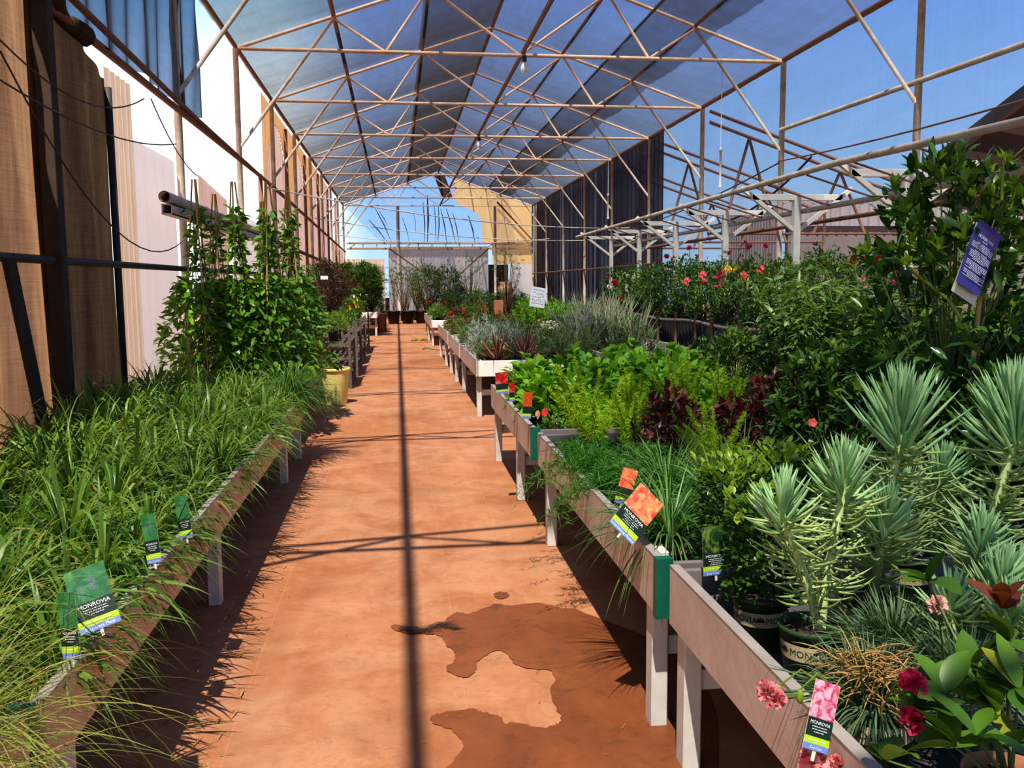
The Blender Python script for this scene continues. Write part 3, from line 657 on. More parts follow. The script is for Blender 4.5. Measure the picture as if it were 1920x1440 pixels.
bench('third right bench, just before the gap', 1, .835, 2.62, 5.68, 8.25, .68, M_rail, (8.1, 6.6), (5.695,), boards=False)
bench('fourth right bench showing a white end board and green corner', 1, .91, 2.62, 10.75, 13.5, .70, M_rail, (10.9, 13.4), (10.78,))
bench('fifth right bench behind the white end board', 1, .90, 2.62, 13.55, 16.5, .70, M_rail, (14.9, 16.4), ())
bench('sixth right bench, far along the aisle', 1, .89, 2.62, 16.55, 20.4, .70, M_rail, (17.9, 20.2), ())
bench('seventh right bench, farthest, with a small white end board', 1, .85, 2.62, 23.6, 29.5, .68, M_rail, (23.8, 26.5, 29.2), ())
bench('back bench behind the first ones on the right', 1, 2.78, 4.2, .8, 10.8, .62, M_rail, (1.2, 4.5, 7.8, 10.5), (), group='long slatted nursery benches')
bench('back bench farther along on the right', 1, 2.78, 4.2, 11.2, 24., .66, M_rail, (11.6, 15, 19, 23.5), ())
DL = .40
bench('nearest left bench, mostly out of frame, ending at a dark green corner', -1, -.90, -2.2, -.6, 2.24, .585, M_railL, (2.0, 0.), (2.235,), deck=DL, boards=False)
bench('left bench carrying the mass of strap-leaved clumps, near half', -1, -.89, -2.2, 2.30, 5.48, .575, M_railL, (4.62, 2.5), (), deck=DL, boards=False)
bench('left bench carrying the mass of strap-leaved clumps, far half', -1, -.89, -2.2, 5.52, 8.75, .565, M_railL, (7.45, 8.5), (), deck=DL, boards=False)
bench('left bench under the vine teepees', -1, -1.05, -2.25, 9.0, 13.4, .56, M_railL, (9.2, 13.2), (), deck=DL, boards=False)
bench('far left bench of grey boards with the bay shrubs', -1, -.62, -2.2, 28.6, 33.5, .76, M_leg, (28.8, 33.2), (), deck=.6)

# ================================================================== leaf and petal materials
LM = dict(
 strap=leafmat('strap_leaf', (.05,.13,.016), (.24,.38,.07), .38, .38, (.50,.36,.10)),
 fine=leafmat('fine_grass', (.14,.22,.03), (.44,.47,.12), .5, .4, (.60,.48,.20)),
 thin=leafmat('thin_grass', (.035,.115,.02), (.16,.31,.065), .42, .3),
 box=leafmat('box_leaf', (.02,.065,.012), (.09,.18,.025), .3, .25), boxtip=leafmat('box_tip_leaf', (.16,.30,.025), (.36,.50,.06), .32, .45),
 asp=leafmat('feathery_leaf', (.03,.13,.012), (.09,.27,.025), .5, .3), fox=leafmat('lime_needle', (.20,.38,.016), (.55,.72,.055), .5, .4),
 burg=leafmat('burgundy_leaf', (.05,.017,.017), (.21,.07,.06), .3, .25, (.14,.22,.03)), burgtip=leafmat('red_brown_leaf', (.10,.018,.015), (.24,.05,.035), .35, .35),
 lime=leafmat('bright_green_leaf', (.08,.23,.02), (.27,.50,.04), .42, .4), dark=leafmat('dark_green_leaf', (.016,.06,.012), (.09,.19,.032), .28, .2, (.20,.28,.03)),
 mid=leafmat('mid_green_leaf', (.045,.125,.018), (.19,.32,.05), .38, .3), rhodo=leafmat('glossy_leaf', (.017,.06,.014), (.12,.23,.038), .26, .18),
 rhotip=leafmat('young_glossy_leaf', (.10,.20,.02), (.25,.36,.04), .3, .35), willow=leafmat('willowy_leaf', (.05,.12,.024), (.22,.34,.085), .38, .3),
 citrus=leafmat('citrus_leaf', (.03,.095,.010), (.14,.26,.024), .38, .25, (.30,.30,.03)), redshoot=leafmat('red_shoot_leaf', (.12,.022,.012), (.26,.075,.03), .32, .35),
 blue=leafmat('blue_green_finger', (.22,.43,.18), (.50,.72,.34), .5, .15), bluepale=leafmat('pale_lower_finger', (.30,.42,.13), (.52,.62,.24), .5, .15),
 dian=leafmat('grey_green_blade', (.055,.11,.055), (.17,.26,.12), .5, .25), dry=leafmat('dried_stem', (.24,.12,.035), (.60,.36,.12), .7, .15),
 silver=leafmat('silver_leaf', (.22,.27,.20), (.46,.50,.40), .7, .2), greyg=leafmat('grey_green_leaf', (.07,.125,.05), (.20,.28,.13), .6, .25),
 cord=leafmat('maroon_blade', (.10,.03,.03), (.36,.13,.11), .35, .35, (.36,.36,.10)), ruddy=leafmat('ruddy_leaf', (.09,.055,.022), (.24,.17,.055), .5, .3),
 vine=leafmat('vine_leaf', (.035,.115,.015), (.20,.38,.04), .3, .3, (.32,.50,.05)), brown=leafmat('bronze_leaf', (.05,.03,.02), (.16,.10,.05), .5, .25),
 bay=leafmat('bay_leaf', (.03,.09,.018), (.13,.24,.05), .35, .3), back=leafmat('background_leaf', (.03,.085,.018), (.14,.22,.055), .5, .3))
M_stem = plain('green_stem', (.13,.17,.045), .6, var=.3); M_twig = plain('brown_twig', (.15,.09,.05), .8, var=.3)
M_palestem = plain('pale_stem', (.48,.55,.22), .55, var=.2, scale=30); M_bamboo = plain('bamboo_cane', (.62,.40,.15), .5, var=.25, scale=20)
M_redstake = plain('red_brown_stake', (.27,.085,.045), .7); M_soil = plain('potting_soil', (.06,.03,.018), .95, var=.6, scale=40, bump=.6)
M_gpot = plain('green_pot_plastic', (.035,.075,.028), .38, var=.12); M_bpot = plain('black_pot_plastic', (.018,.018,.02), .42, var=.2, scale=14); M_tpot = plain('terracotta_pot', (.4,.17,.08), .8)
M_band = plain('beige_band', (.66,.49,.27), .55, var=.06); M_ink = plain('dark_ink', (.035,.025,.02), .6)
PM = dict(pink=petalmat('pink_petal', (.72,.14,.16), (.85,.42,.38)), magenta=petalmat('magenta_petal', (.42,.008,.055), (.68,.035,.12)), pale=petalmat('pale_pink_petal', (.82,.36,.30), (.88,.66,.55)),
 red=petalmat('red_petal', (.55,.012,.014), (.80,.06,.05)), coral=petalmat('coral_petal', (.70,.045,.06), (.82,.16,.15)), rose=petalmat('deep_pink_petal', (.42,.03,.10), (.70,.15,.24)),
 yellow=petalmat('yellow_petal', (.80,.48,.01), (.88,.70,.03)), white=petalmat('white_petal', (.80,.78,.66), (.88,.86,.78)), orange=petalmat('orange_petal', (.75,.25,.07), (.85,.45,.22)),
 violet=petalmat('violet_petal', (.25,.2,.5), (.45,.38,.66)), cream=petalmat('cream_petal', (.80,.74,.45), (.86,.82,.62)))
# ---- flowers (one mesh per kind)
def carnation(c, r=.022, n=70, seed=1):
    R = RS(seed); u = norm(R.normal(0, 1, (n,3))+[0,0,.9]); mb = MB()
    blades(mb, u*r*.05, u, R.uniform(.75,1.05,n)*r, r*R.uniform(.55,.8,n), R.uniform(-.3,.5,n), 3, 'petal', .35, R.uniform(-PI,PI,n)); return mb.mesh('flower', PM[c])
def rosebloom(c, r=.045, seed=1):
    R = RS(seed); mb = MB()
    for k, (n, el, l) in enumerate([(6,.15,1.),(6,.5,.95),(5,.9,.85),(4,1.2,.75)]):
        a = np.arange(n)*2*PI/n+k*.5; d = np.stack([np.cos(a)*math.cos(el), np.sin(a)*math.cos(el), np.full(n, math.sin(el))], -1)
        blades(mb, np.zeros((n,3))+[0,0,-r*.2], d, r*l, r*1.1, -.5, 3, 'oval', .4)
    return mb.mesh('flower', PM[c])
def opens(c, r=.03, n=5, seed=2):
    a = np.arange(n)*2*PI/n; d = np.stack([np.cos(a), np.sin(a), .35+0*a], -1); mb = MB(); blades(mb, np.zeros((n,3)), d, r, r*1.05, .3, 3, 'oval', .2); return mb.mesh('flower', PM[c])
def cluster(c, r=.05, n=7, seed=3):
    R = RS(seed); mb = MB()
    for k in range(n):
        o = R.normal(0, r*.45, 3); a = np.arange(5)*2*PI/5+k; d = np.stack([np.cos(a), np.sin(a), .6+0*a], -1)+R.normal(0, .3, 3); blades(mb, np.zeros((5,3))+o, d, r*.5, r*.5, .3, 2, 'oval', .2)
    return mb.mesh('flower', PM[c])
FL = {}
def flower(kind, c, **k):
    key = (kind, c, tuple(sorted(k.items())))
    if key not in FL: FL[key] = dict(carnation=carnation, rose=rosebloom, open=opens, cluster=cluster)[kind](c, **k)
    return FL[key]
def put_flower(root, me, p, rot=(0,0,0), s=1., name='flower'):
    """p in world space; root is upright and unrotated"""
    o = obj(name, me, None, root, (p[0]-root.location.x, p[1]-root.location.y, p[2]-root.location.z), rot); o.scale = (s,)*3; return o

# ================================================================== pots
def band_mesh(r, h):
    z0, z1 = h*.50, h*.76; mb = MB(); rr = lambda z: r*(.80+.20*z/h)+.0009
    lathe(mb, [(rr(z0), z0), (rr(z1), z1)], 40, 0)
    for k in range(3):
        tm = text_mb('MONROVIA', h*.165, 1, 0, -h*.055); em = MB(); R = RS(7)
        for q in range(5): a = PI*(.1+.2*q); blades(em, [[0,0,0]], [[math.cos(a), math.sin(a), 0]], h*.10, h*.05, 0, 2, 'leaf', m=1, side=[[-math.sin(a), math.cos(a), 0]])
        tm.join(em, (r*1.0, -h*.02, 0))
        for i, V in enumerate(tm.V):
            zz = (z0+z1)/2+V[:,1]; a = k*2*PI/3+V[:,0]/r; q = rr(zz)+.0007
            tm.V[i] = np.stack([np.cos(a)*q, np.sin(a)*q, zz], -1)
        mb.join(tm)
    return mb.mesh('label_band', [M_band, M_ink])
POT = {}
def pot_meshes(kind, r, h):
    key = (kind, round(r,3), round(h,3))
    if key not in POT:
        m = {'green': M_gpot, 'black': M_bpot, 'terra': M_tpot}[kind]; mb = MB()
        lathe(mb, [(.001,.0),(r*.78,0),(r*.80,.004),(r*.985,h*.90),(r*1.05,h*.905),(r*1.06,h*.99),(r*1.02,h),(r*.98,h*.985),(r*.95,h*.84)], 32)
        p = mb.mesh('pot', m); mb = MB(); R = RS(3); lathe(mb, [(r*.965,h*.84),(r*.7,h*.87),(r*.35,h*.885),(.001,h*.88)], 20); sl = mb.mesh('soil', M_soil)
        POT[key] = (p, sl, band_mesh(r, h) if kind == 'green' else None)
    return POT[key]
def add_pot(root, kind='green', r=.085, h=.17, turn=0., band=True):
    p, sl, b = pot_meshes(kind, r, h); o = obj('pot', p, None, root, rot=(0,0,turn)); obj('soil', sl, None, root)
    if b is not None and band: obj('label_band', b, None, o)
    return o

# ================================================================== foliage makers: return meshes, base of plant at z=0
def dome_dirs(R, n, lo=.15, hi=1.5):
    a = R.uniform(0, 2*PI, n); el = R.uniform(lo, hi, n); return np.stack([np.cos(a)*np.cos(el), np.sin(a)*np.cos(el), np.sin(el)], -1)
def clump(R, n, L, W, lo, hi, bend, z0, r0=.03, segs=5, m='strap', fold=0., roll=.5):
    d = dome_dirs(R, n, lo, hi); b = np.concatenate([d[:,:2]*R.uniform(0, r0, (n,1))*1.5, np.full((n,1), z0)], 1); mb = MB()
    blades(mb, b, d, R.uniform(*L, n), R.uniform(*W, n), R.uniform(*bend, n), segs, 'blade', fold, R.normal(0, roll, n)); return mb
def shrub(R, nc, per, rad, cz, L, W, prof='leaf', up=.35, spread=.9, bend=(.0,.5), segs=2, fold=.3, shell=.45, dome=True, tw=30, tr=.004, z0=.12):
    """leaf clusters spread through a rounded crown, plus twigs from the base"""
    u = norm(R.normal(0, 1, (nc,3))); 
    if dome: u[:,2] = np.abs(u[:,2])*1.0-.25*R.uniform(0, 1, nc)
    f = R.uniform(shell, 1, (nc,1))**.6; c = u*f*np.array(rad)+[0,0,cz]
    out = norm(u+[0,0,up]); k = np.repeat(np.arange(nc), per); n = nc*per
    d = norm(out[k]*.6+R.normal(0, spread*.6, (n,3))); b = c[k]+R.normal(0, 1, (n,3))*min(rad)*.05
    lv = MB(); blades(lv, b, d, R.uniform(*L, n), R.uniform(*W, n), R.uniform(*bend, n), segs, prof, fold, R.normal(0, .5, n))
    tg = MB()
    for i in range(min(tw, nc)):
        e = c[i]; s = np.array([R.normal(0, .012), R.normal(0, .012), z0]); mid = (s+e)/2+np.array([0,0,.12*np.linalg.norm(e[:2])])
        tube(tg, [s, mid, e], [tr*1.3, tr, tr*.6], 4, cap=False)
    return lv, tg, c
KIND = {}
def kind(name, build, variants=2):
    KIND[name] = dict(build=build, protos=[], used=[], n=variants)
def place(name, x, y, z, label, cat='plant', group=None, rz=None, s=1., v=None, skip=()):
    K = KIND[name]; R = RS(int(abs(x*977+y*131+z*17)*10) % 99991); v = R.randint(K['n']) if v is None else v
    while len(K['protos']) <= v: K['protos'].append(None); K['used'].append(False)
    rz = R.uniform(0, 2*PI) if rz is None else rz
    if K['protos'][v] is None:
        K['protos'][v] = K['build'](RS(100+v*7+len(name)), v)
        r = K['protos'][v]; r.location = (x,y,z); r.rotation_euler = (0,0,rz); r.scale = (s,)*3; r['label'] = label; r['category'] = cat
        if group: r['group'] = group
        return r
    r = dup(K['protos'][v], (x,y,z), rz, label, group, s); r['category'] = cat; return r

def K_strap(R, v):
    t = thing('strap_leaved_clump', '', 'plant'); add_pot(t, 'green' if v % 2 else 'black', .09, .16); obj('foliage', clump(R, 165, (.24,.50), (.009,.018), .15, 1.45, (.8,2.6), .14, .05, 7, roll=.4), LM['strap'], t); return t
kind('strap', K_strap, 4)
def K_fine(R, v):
    t = thing('fine_grass', '', 'plant'); add_pot(t, 'green', .1, .18); mb = clump(R, 560, (.40,.85), (.0022,.0042), .4, 1.5, (.8,2.8), .15, .05, 9, roll=.4); obj('foliage', mb, LM['fine'], t); return t
kind('fine', K_fine, 2)
def K_thin(R, v):
    t = thing('thin_bladed_grass', '', 'plant'); add_pot(t, 'green', .085, .17, turn=-1.75); mb = clump(R, 320, (.24,.52), (.0035,.0075), .15, 1.3, (.6,2.4), .145, .05, 8, roll=.4); obj('foliage', mb, LM['thin'], t); return t
kind('thin', K_thin, 2)
def K_box(R, v):
    t = thing('potted_box_shrub', '', 'shrub'); add_pot(t, 'green', .088, .18, turn=-1.2)
    n = 1000; a = R.uniform(0, 2*PI, n); z = R.uniform(.15, .47, n); r = .115*np.sqrt(R.uniform(.25, 1, n))*np.where(z > .4, .9, 1)
    b = np.stack([np.cos(a)*r, np.sin(a)*r, z], -1); d = norm(np.stack([np.cos(a), np.sin(a), R.uniform(-.1, 1.1, n)], -1)+R.normal(0, .45, (n,3)))
    mb = MB(); blades(mb, b, d, R.uniform(.022,.036,n), R.uniform(.014,.022,n), R.uniform(-.2,.5,n), 3, 'oval', .3, R.normal(0,.4,n)); 
    n = 150; a = R.uniform(0, 2*PI, n); r = .125*np.sqrt(R.uniform(0, 1, n)); b = np.stack([np.cos(a)*r, np.sin(a)*r, R.uniform(.42,.51,n)], -1); d = norm(np.stack([np.cos(a)*.6, np.sin(a)*.6, R.uniform(.4,1.3,n)], -1)+R.normal(0,.35,(n,3)))
    blades(mb, b, d, R.uniform(.026,.038,n), R.uniform(.016,.022,n), 0, 3, 'oval', .35, m=1); obj('foliage', mb, [LM['box'], LM['boxtip']], t); return t
kind('box', K_box, 2)
def K_asp(R, v):
    t = thing('feathery_fern', '', 'fern'); add_pot(t, 'black', .085, .16); mb = MB()
    ns = 60; d = dome_dirs(R, ns, .1, 1.35); L = R.uniform(.18,.36,ns)
    for i in range(ns):
        m_ = 46; tt = R.uniform(.12, 1, m_); p = np.array([0,0,.14])+d[i]*L[i]*tt[:,None]+np.array([0,0,-1.])*(L[i]*.75*tt**2)[:,None]
        dd = norm(d[i]*.5+R.normal(0,.8,(m_,3))); blades(mb, p, dd, R.uniform(.022,.05,m_), .0035, R.uniform(0,.6,m_), 2, 'blade', 0, R.uniform(-PI,PI,m_))
    obj('foliage', mb, LM['asp'], t); return t
kind('asp', K_asp, 2)
def K_fox(R, v):
    t = thing('foxtail_fern', '', 'fern'); add_pot(t, 'black' if v else 'green', .085, .16, band=not v)
    for i in range(11):
        a = R.uniform(0, 2*PI); el = R.uniform(.9, 1.5); d = np.array([math.cos(a)*math.cos(el), math.sin(a)*math.cos(el), math.sin(el)]); L = R.uniform(.20,.40); n = 520
        tt = R.uniform(.05, 1, n)**.8; p = np.array([0,0,.14])+d*(L*tt)[:,None]+np.array([d[0],d[1],0])*(.05*tt**2)[:,None]; dd = norm(R.normal(0,1,(n,3))+d*.7)
        mb = MB(); blades(mb, p, dd, .050*(1.05-tt)**.7+.006, .0078, 0, 1, 'blade', 0, R.uniform(-PI,PI,n)); obj('plume', mb, LM['fox'], t)
    return t
kind('fox', K_fox, 2)
def simple(name, nm, cat, pot, leaf, twig=None, extra=None, pr=.09, ph=.17, **kw):
    def f(R, v):
        t = thing(nm, '', cat); 
        if pot: add_pot(t, pot, pr, ph, band=(pot == 'green'))
        lv, tg, c = shrub(R, **kw); mats = [LM[leaf]]
        if extra and getattr(extra, 'tipmat', None): mats.append(LM[extra.tipmat]); extra(R, lv, c)
        obj('foliage', lv, mats, t)
        if tg.n: obj('stems', tg, twig or M_twig, t)
        if extra and not getattr(extra, 'tipmat', None): extra(R, t, c)
        return t
    kind(name, f, 2)
def tips(leaf, L, W, n=5, frac=.5, prof='leaf'):
    def ex(R, lv, c):
        top = c[np.argsort(-c[:,2])[:int(len(c)*frac)]]; k = np.repeat(np.arange(len(top)), n); d = dome_dirs(R, len(k), .4, 1.4); blades(lv, top[k]+[0,0,.01], d, R.uniform(*L, len(k)), R.uniform(*W, len(k)), .1, 3, prof, .4, m=1)
    ex.tipmat = leaf; return ex
def dots(c, kindf, k, s=1., **kw):
    def ex(R, t, cc):
        top = cc[np.argsort(-cc[:,2]+R.normal(0, .05, len(cc)))[:k]]
        for p in top: o = obj('flower', flower(kindf, c, **kw), None, t, tuple(p*1.08+np.array([0,0,.02])), (R.normal(0,.4), R.normal(0,.4), R.uniform(0,6))); o.scale = (s,)*3
    return ex
simple('burg', 'burgundy_shrub', 'shrub', 'black', 'burg', extra=tips('burgtip', (.04,.07), (.02,.032), 3, .12), nc=120, per=6, rad=(.21,.21,.32), cz=.2, L=(.04,.065), W=(.018,.03), segs=2, bend=(0,.5))
simple('lime', 'broad_leaved_plant', 'plant', 'black', 'lime', M_stem, nc=60, per=4, rad=(.23,.23,.32), cz=.2, L=(.07,.13), W=(.05,.085), prof='heart', bend=(.3,1.2), segs=3, fold=.15, up=.6)
simple('dark', 'dark_green_shrub', 'shrub', 'black', 'dark', nc=170, per=6, rad=(.24,.24,.36), cz=.24, L=(.035,.06), W=(.014,.022), segs=2)
simple('whitefl', 'white_flowering_shrub', 'shrub', 'black', 'mid', extra=dots('cream', 'cluster', 12, 1., r=.035), nc=120, per=6, rad=(.22,.22,.34), cz=.22, L=(.03,.05), W=(.013,.02))
simple('midsh', 'leafy_green_shrub', 'shrub', 'black', 'mid', nc=150, per=6, rad=(.26,.26,.40), cz=.26, L=(.04,.07), W=(.016,.026), segs=2)
simple('camel', 'glossy_leaved_shrub', 'shrub', 'black', 'rhodo', extra=tips('rhotip', (.05,.08), (.02,.03), 5, .22), pr=.12, ph=.22, nc=130, per=7, rad=(.30,.30,.5), cz=.36, L=(.06,.10), W=(.022,.036), segs=3, tw=40)
simple('silver', 'silver_leaved_bush', 'shrub', 'black', 'silver', nc=110, per=9, rad=(.24,.24,.36), cz=.16, L=(.05,.10), W=(.004,.008), prof='blade', up=.8, spread=.6, segs=2, fold=0)
simple('greyg', 'grey_green_bush', 'shrub', 'black', 'greyg', nc=90, per=9, rad=(.26,.26,.34), cz=.16, L=(.05,.12), W=(.006,.011), prof='blade', up=.8, spread=.6, segs=2, fold=0)
simple('ruddy', 'low_ruddy_shrub', 'shrub', 'black', 'ruddy', nc=110, per=6, rad=(.24,.24,.24), cz=.17, L=(.03,.06), W=(.012,.02))
simple('lowmid', 'low_green_shrub', 'shrub', 'black', 'mid', nc=110, per=6, rad=(.24,.24,.26), cz=.17, L=(.03,.06), W=(.012,.022))
simple('yellowish', 'yellow_green_shrub', 'shrub', 'black', 'rhotip', nc=130, per=6, rad=(.27,.27,.30), cz=.19, L=(.03,.055), W=(.01,.018))
simple('lightmass', 'light_green_herb', 'plant', 'black', 'lime', M_stem, nc=130, per=6, rad=(.34,.34,.36), cz=.2, L=(.04,.07), W=(.02,.034))
def ex_lav(R, t, c):
    n = 34; d = dome_dirs(R, n, .9, 1.45); st = MB(); tube(st, [(0,0,.2),(0,0,.2)], .001, 3, cap=False); L = R.uniform(.32,.5,n); fl = MB()
    b = np.tile([[0,0,.2]], (n,1)); fingers(st, b, d, L, .0022, 0, 3, 4); e = b+d*L[:,None]
    for k in range(n): q = norm(R.normal(0,1,(18,3))+d[k]); blades(fl, e[k]-d[k]*R.uniform(0,.07,(18,1)), q, .013, .009, 0, 1, 'oval')
    obj('flower_stalks', st, M_stem, t); obj('flower_spikes', fl, PM['violet'], t)
simple('lavender', 'lavender_bush', 'plant', 'black', 'greyg', extra=ex_lav, nc=80, per=9, rad=(.2,.2,.25), cz=.16, L=(.05,.1), W=(.005,.009), prof='blade', up=.8, spread=.6, segs=2, fold=0)
def ex_stalk(R, t, c):
    n = 40; d = dome_dirs(R, n, .85, 1.5); st = MB(); fingers(st, np.tile([[0,0,.2]], (n,1)), d, R.uniform(.45,.8,n), .004, -.05, 4, 4); obj('bare_stalks', st, plain('pale_stalk', (.36,.37,.21), .7), t)
simple('stalky', 'grey_green_bush_with_tall_stalks', 'shrub', 'black', 'greyg', extra=ex_stalk, nc=110, per=9, rad=(.3,.3,.42), cz=.18, L=(.05,.12), W=(.008,.014), prof='blade', up=.8, spread=.6, segs=2, fold=0)
def K_cord(R, v):
    t = thing('maroon_spiky_plant', '', 'plant'); add_pot(t, 'black', .09, .17); obj('foliage', clump(R, 42, (.35,.6), (.014,.026), .45, 1.5, (.0,.7), .15, .03, 5, fold=.3), LM['cord'], t); return t
kind('cord', K_cord, 2)
def K_kniph(R, v):
    t = thing('torch_flowered_clump', '', 'plant'); add_pot(t, 'black', .09, .17); obj('foliage', clump(R, 90, (.35,.6), (.01,.018), .5, 1.5, (.2,1.2), .15, .04, 5), LM['thin'], t)
    for k in range(4):
        a = R.uniform(0,6); p = np.array([math.cos(a)*.13, math.sin(a)*.13, R.uniform(.55,.75)]); st = MB(); tube(st, [(0,0,.15),tuple(p*[.4,.4,.7]),tuple(p)], .005, 5); obj('flower_stalk', st, M_stem, t)
        q = norm(R.normal(0,1,(60,3))); fl = MB(); blades(fl, p+np.stack([R.normal(0,.012,60),R.normal(0,.012,60),R.uniform(-.05,.06,60)],-1), q, .04, .012, .4, 1, 'oval'); obj('flower', fl, PM['red' if k % 2 else 'orange'], t)
    return t
kind('kniph', K_kniph, 2)
def K_willow(R, v):
    t = thing('long_leaved_shrub', '', 'shrub'); add_pot(t, 'black', .13, .24); st = MB(); lv = MB(); ends = []
    for k in range(14):
        a = R.uniform(0, 2*PI); sp = R.uniform(.08,.36); h = R.uniform(.75,1.22); P = [np.array([math.cos(a)*sp*f**1.4, math.sin(a)*sp*f**1.4, .2+(h-.2)*f]) for f in np.linspace(0,1,6)]; tube(st, P, np.linspace(.007,.003,6), 5, cap=False)
        n = 44; f = R.uniform(.22,1,n); b = np.stack([math.cos(a)*sp*f**1.4, math.sin(a)*sp*f**1.4, .2+(h-.2)*f], -1); d = norm(np.concatenate([R.normal(0,1,(n,2)), R.uniform(-.1,.9,(n,1))],1))
        blades(lv, b, d, R.uniform(.11,.20,n), R.uniform(.02,.036,n), R.uniform(.5,1.5,n), 4, 'leaf', .25, R.normal(0,.3,n)); ends.append(P[-1])
    obj('stems', st, M_stem, t); obj('foliage', lv, LM['willow'], t); return t
kind('willow', K_willow, 3)
def K_rosebush(R, v):
    t = thing('rose_bush', '', 'rose bush'); add_pot(t, 'black', .15, .3)
    lv, tg, c = shrub(R, 170, 6, (.40,.40,.70), .56, (.04,.065), (.022,.036), 'oval', tw=26, tr=.006, z0=.25, segs=2); obj('foliage', lv, LM['mid' if v else 'dark'], t); obj('stems', tg, M_stem, t); return t
kind('rosebush', K_rosebush, 3)
def K_tree(leaf, nm, rad, cz, L, W, pot=True, nc=420, h0=.3, prof='leaf'):
    def f(R, v):
        t = thing(nm, '', 'shrub')
        if pot: add_pot(t, 'black', .2, .38)
        lv, tg, c = shrub(R, nc, 6, rad, cz, L, W, prof, dome=False, tw=36, tr=.009, z0=h0, segs=2); obj('foliage', lv, LM[leaf], t); obj('stems', tg, M_twig, t); return t
    return f
kind('bay', K_tree('bay', 'bay_shrub', (.5,.5,.75), 1.05, (.10,.17), (.03,.05)), 2)
kind('backtree', K_tree('back', 'small_potted_tree', (.6,.6,.85), 1.35, (.06,.10), (.025,.045)), 3)
kind('backbush', K_tree('dark', 'dark_back_shrub', (.65,.65,.6), .85, (.05,.09), (.03,.045)), 2)
kind('bronze', K_tree('brown', 'bronze_leaved_shrub', (.45,.45,.8), 1.1, (.05,.09), (.025,.045)), 2)
kind('sparse', K_tree('back', 'sparse_young_tree', (.55,.55,.9), 1.7, (.05,.08), (.02,.035), nc=90), 2)
def K_avo(R, v):
    t = thing('staked_young_tree', '', 'tree'); add_pot(t, 'black', .14, .28); mb = MB(); tube(mb, [(0.03,0,.2),(.02,0,1.45)], .018, 6); obj('stake', mb, M_redstake, t)
    n = 150; z = R.uniform(.4,1.5,n); a = R.uniform(0,2*PI,n); r = R.uniform(.0,.22,n); b = np.stack([np.cos(a)*r, np.sin(a)*r, z], -1); d = norm(np.stack([np.cos(a), np.sin(a), R.uniform(-.3,.8,n)], -1)); lv = MB(); blades(lv, b, d, R.uniform(.12,.2,n), R.uniform(.04,.065,n), R.uniform(.6,1.6,n), 4, 'leaf', .2); obj('foliage', lv, LM['bay'], t); return t
kind('avo', K_avo, 2)
# ================================================================== tags
M_lime = plain('lime_strip', (.42,.62,.02), .4, var=.05); M_blue = plain('blue_strip', (.16,.24,.55), .4, var=.05); M_tagd = plain('dark_tag_card', (.018,.035,.025), .35, var=.2)
M_tagw = plain('white_print', (.85,.85,.82), .5, var=.02); M_purple = plain('purple_card', (.055,.05,.26), .28, var=.1); M_card = plain('cream_card', (.72,.66,.52), .5, var=.05)
def picmat(name, cols, scale=18.):
    t = NT(name); n = t.noise(scale, 5, .7, t.coords(), .8); return t.done(t.bsdf(t.ramp(n, [(.3+.4*i/(len(cols)-1), c) for i, c in enumerate(cols)]), .3))
PIC = dict(green=picmat('leaf_photo', [(.01,.05,.02),(.04,.16,.05),(.10,.30,.10)]), red=picmat('red_flower_photo', [(.62,.50,.14),(.80,.30,.12),(.80,.10,.07),(.62,.03,.03)], 22.), pink=picmat('pink_flower_photo', [(.06,.015,.02),(.5,.05,.13),(.85,.45,.5),(.6,.08,.2)], 40.), lime=picmat('shrub_photo', [(.008,.02,.01),(.02,.05,.02),(.35,.5,.08)], 14.), rw=picmat('red_white_photo', [(.7,.65,.55),(.45,.01,.01),(.55,.02,.02)], 12.), yr=picmat('yellow_red_photo', [(.7,.45,.02),(.6,.05,.02),(.15,.3,.04)], 14.))
def plant_tag(parent, M, w=.085, h=.16, pic='green', strip='Easy-Care Plant', brand=True, curl=.0, stake=True, lines=3, blobs=None):
    """printed card, local x right, y up, front +z; M is its place in its parent's space"""
    mb = MB(); mats = [M_tagd, PIC[pic], M_lime, M_blue, M_tagw, M_card, PM['violet'] if blobs is None else PM[blobs]]
    def strp(y0, y1, m, z=0.): sheet(mb, lambda u, v: ((u-.5)*w, y0+(y1-y0)*v, z+0*u), 1, 4, m)
    strp(0, h*.09, 3); strp(h*.09, h*.19, 2); strp(h*.19, h*.46, 0); strp(h*.46, h, 1)
    sheet(mb, lambda u, v: ((.5-u)*w, h*v, -.0012+0*u), 1, 4, 5)
    if brand: mb.join(text_mb('MONROVIA', w*.15, 4, 0, h*.37, .0006))
    R = RS(4)
    for k in range(lines):
        y = h*(.33-.038*k); a = R.uniform(.16,.3)*w
        for q in np.arange(-a, a, w*.055): box(mb, q, q+w*R.uniform(.025,.045), y, y+h*.011, .0004, .0008, 4)
    if strip: mb.join(text_mb(strip, w*.115, 4, 0, h*.025, .0006))
    for q in np.arange(-w*.32, w*.3, w*.08): box(mb, q, q+w*.05, h*.135, h*.15, .0004, .0007, 4)
    if blobs is None and pic == 'green':
        for bx, by in ((-.2,.66),(.12,.78),(.08,.68)):
            for k in range(26):
                q = np.array([bx*w+R.normal(0,.05)*w*.8, by*h+R.normal(0,.05)*h, .0008]); a = R.uniform(0,6); blades(mb, [q], [[math.cos(a), math.sin(a), 0]], w*.06, w*.05, 0, 1, 'oval', m=6, side=[[-math.sin(a), math.cos(a), 0]])
    if curl:
        for V in mb.V: V[:,2] += curl*(V[:,1]/h)**2*h
    if stake: box(mb, -.004, .004, -.02, 0.0, -.003, -.0015, 5)
    o = obj('plant_tag', mb, mats, parent, smooth=False); o.matrix_local = M; return o
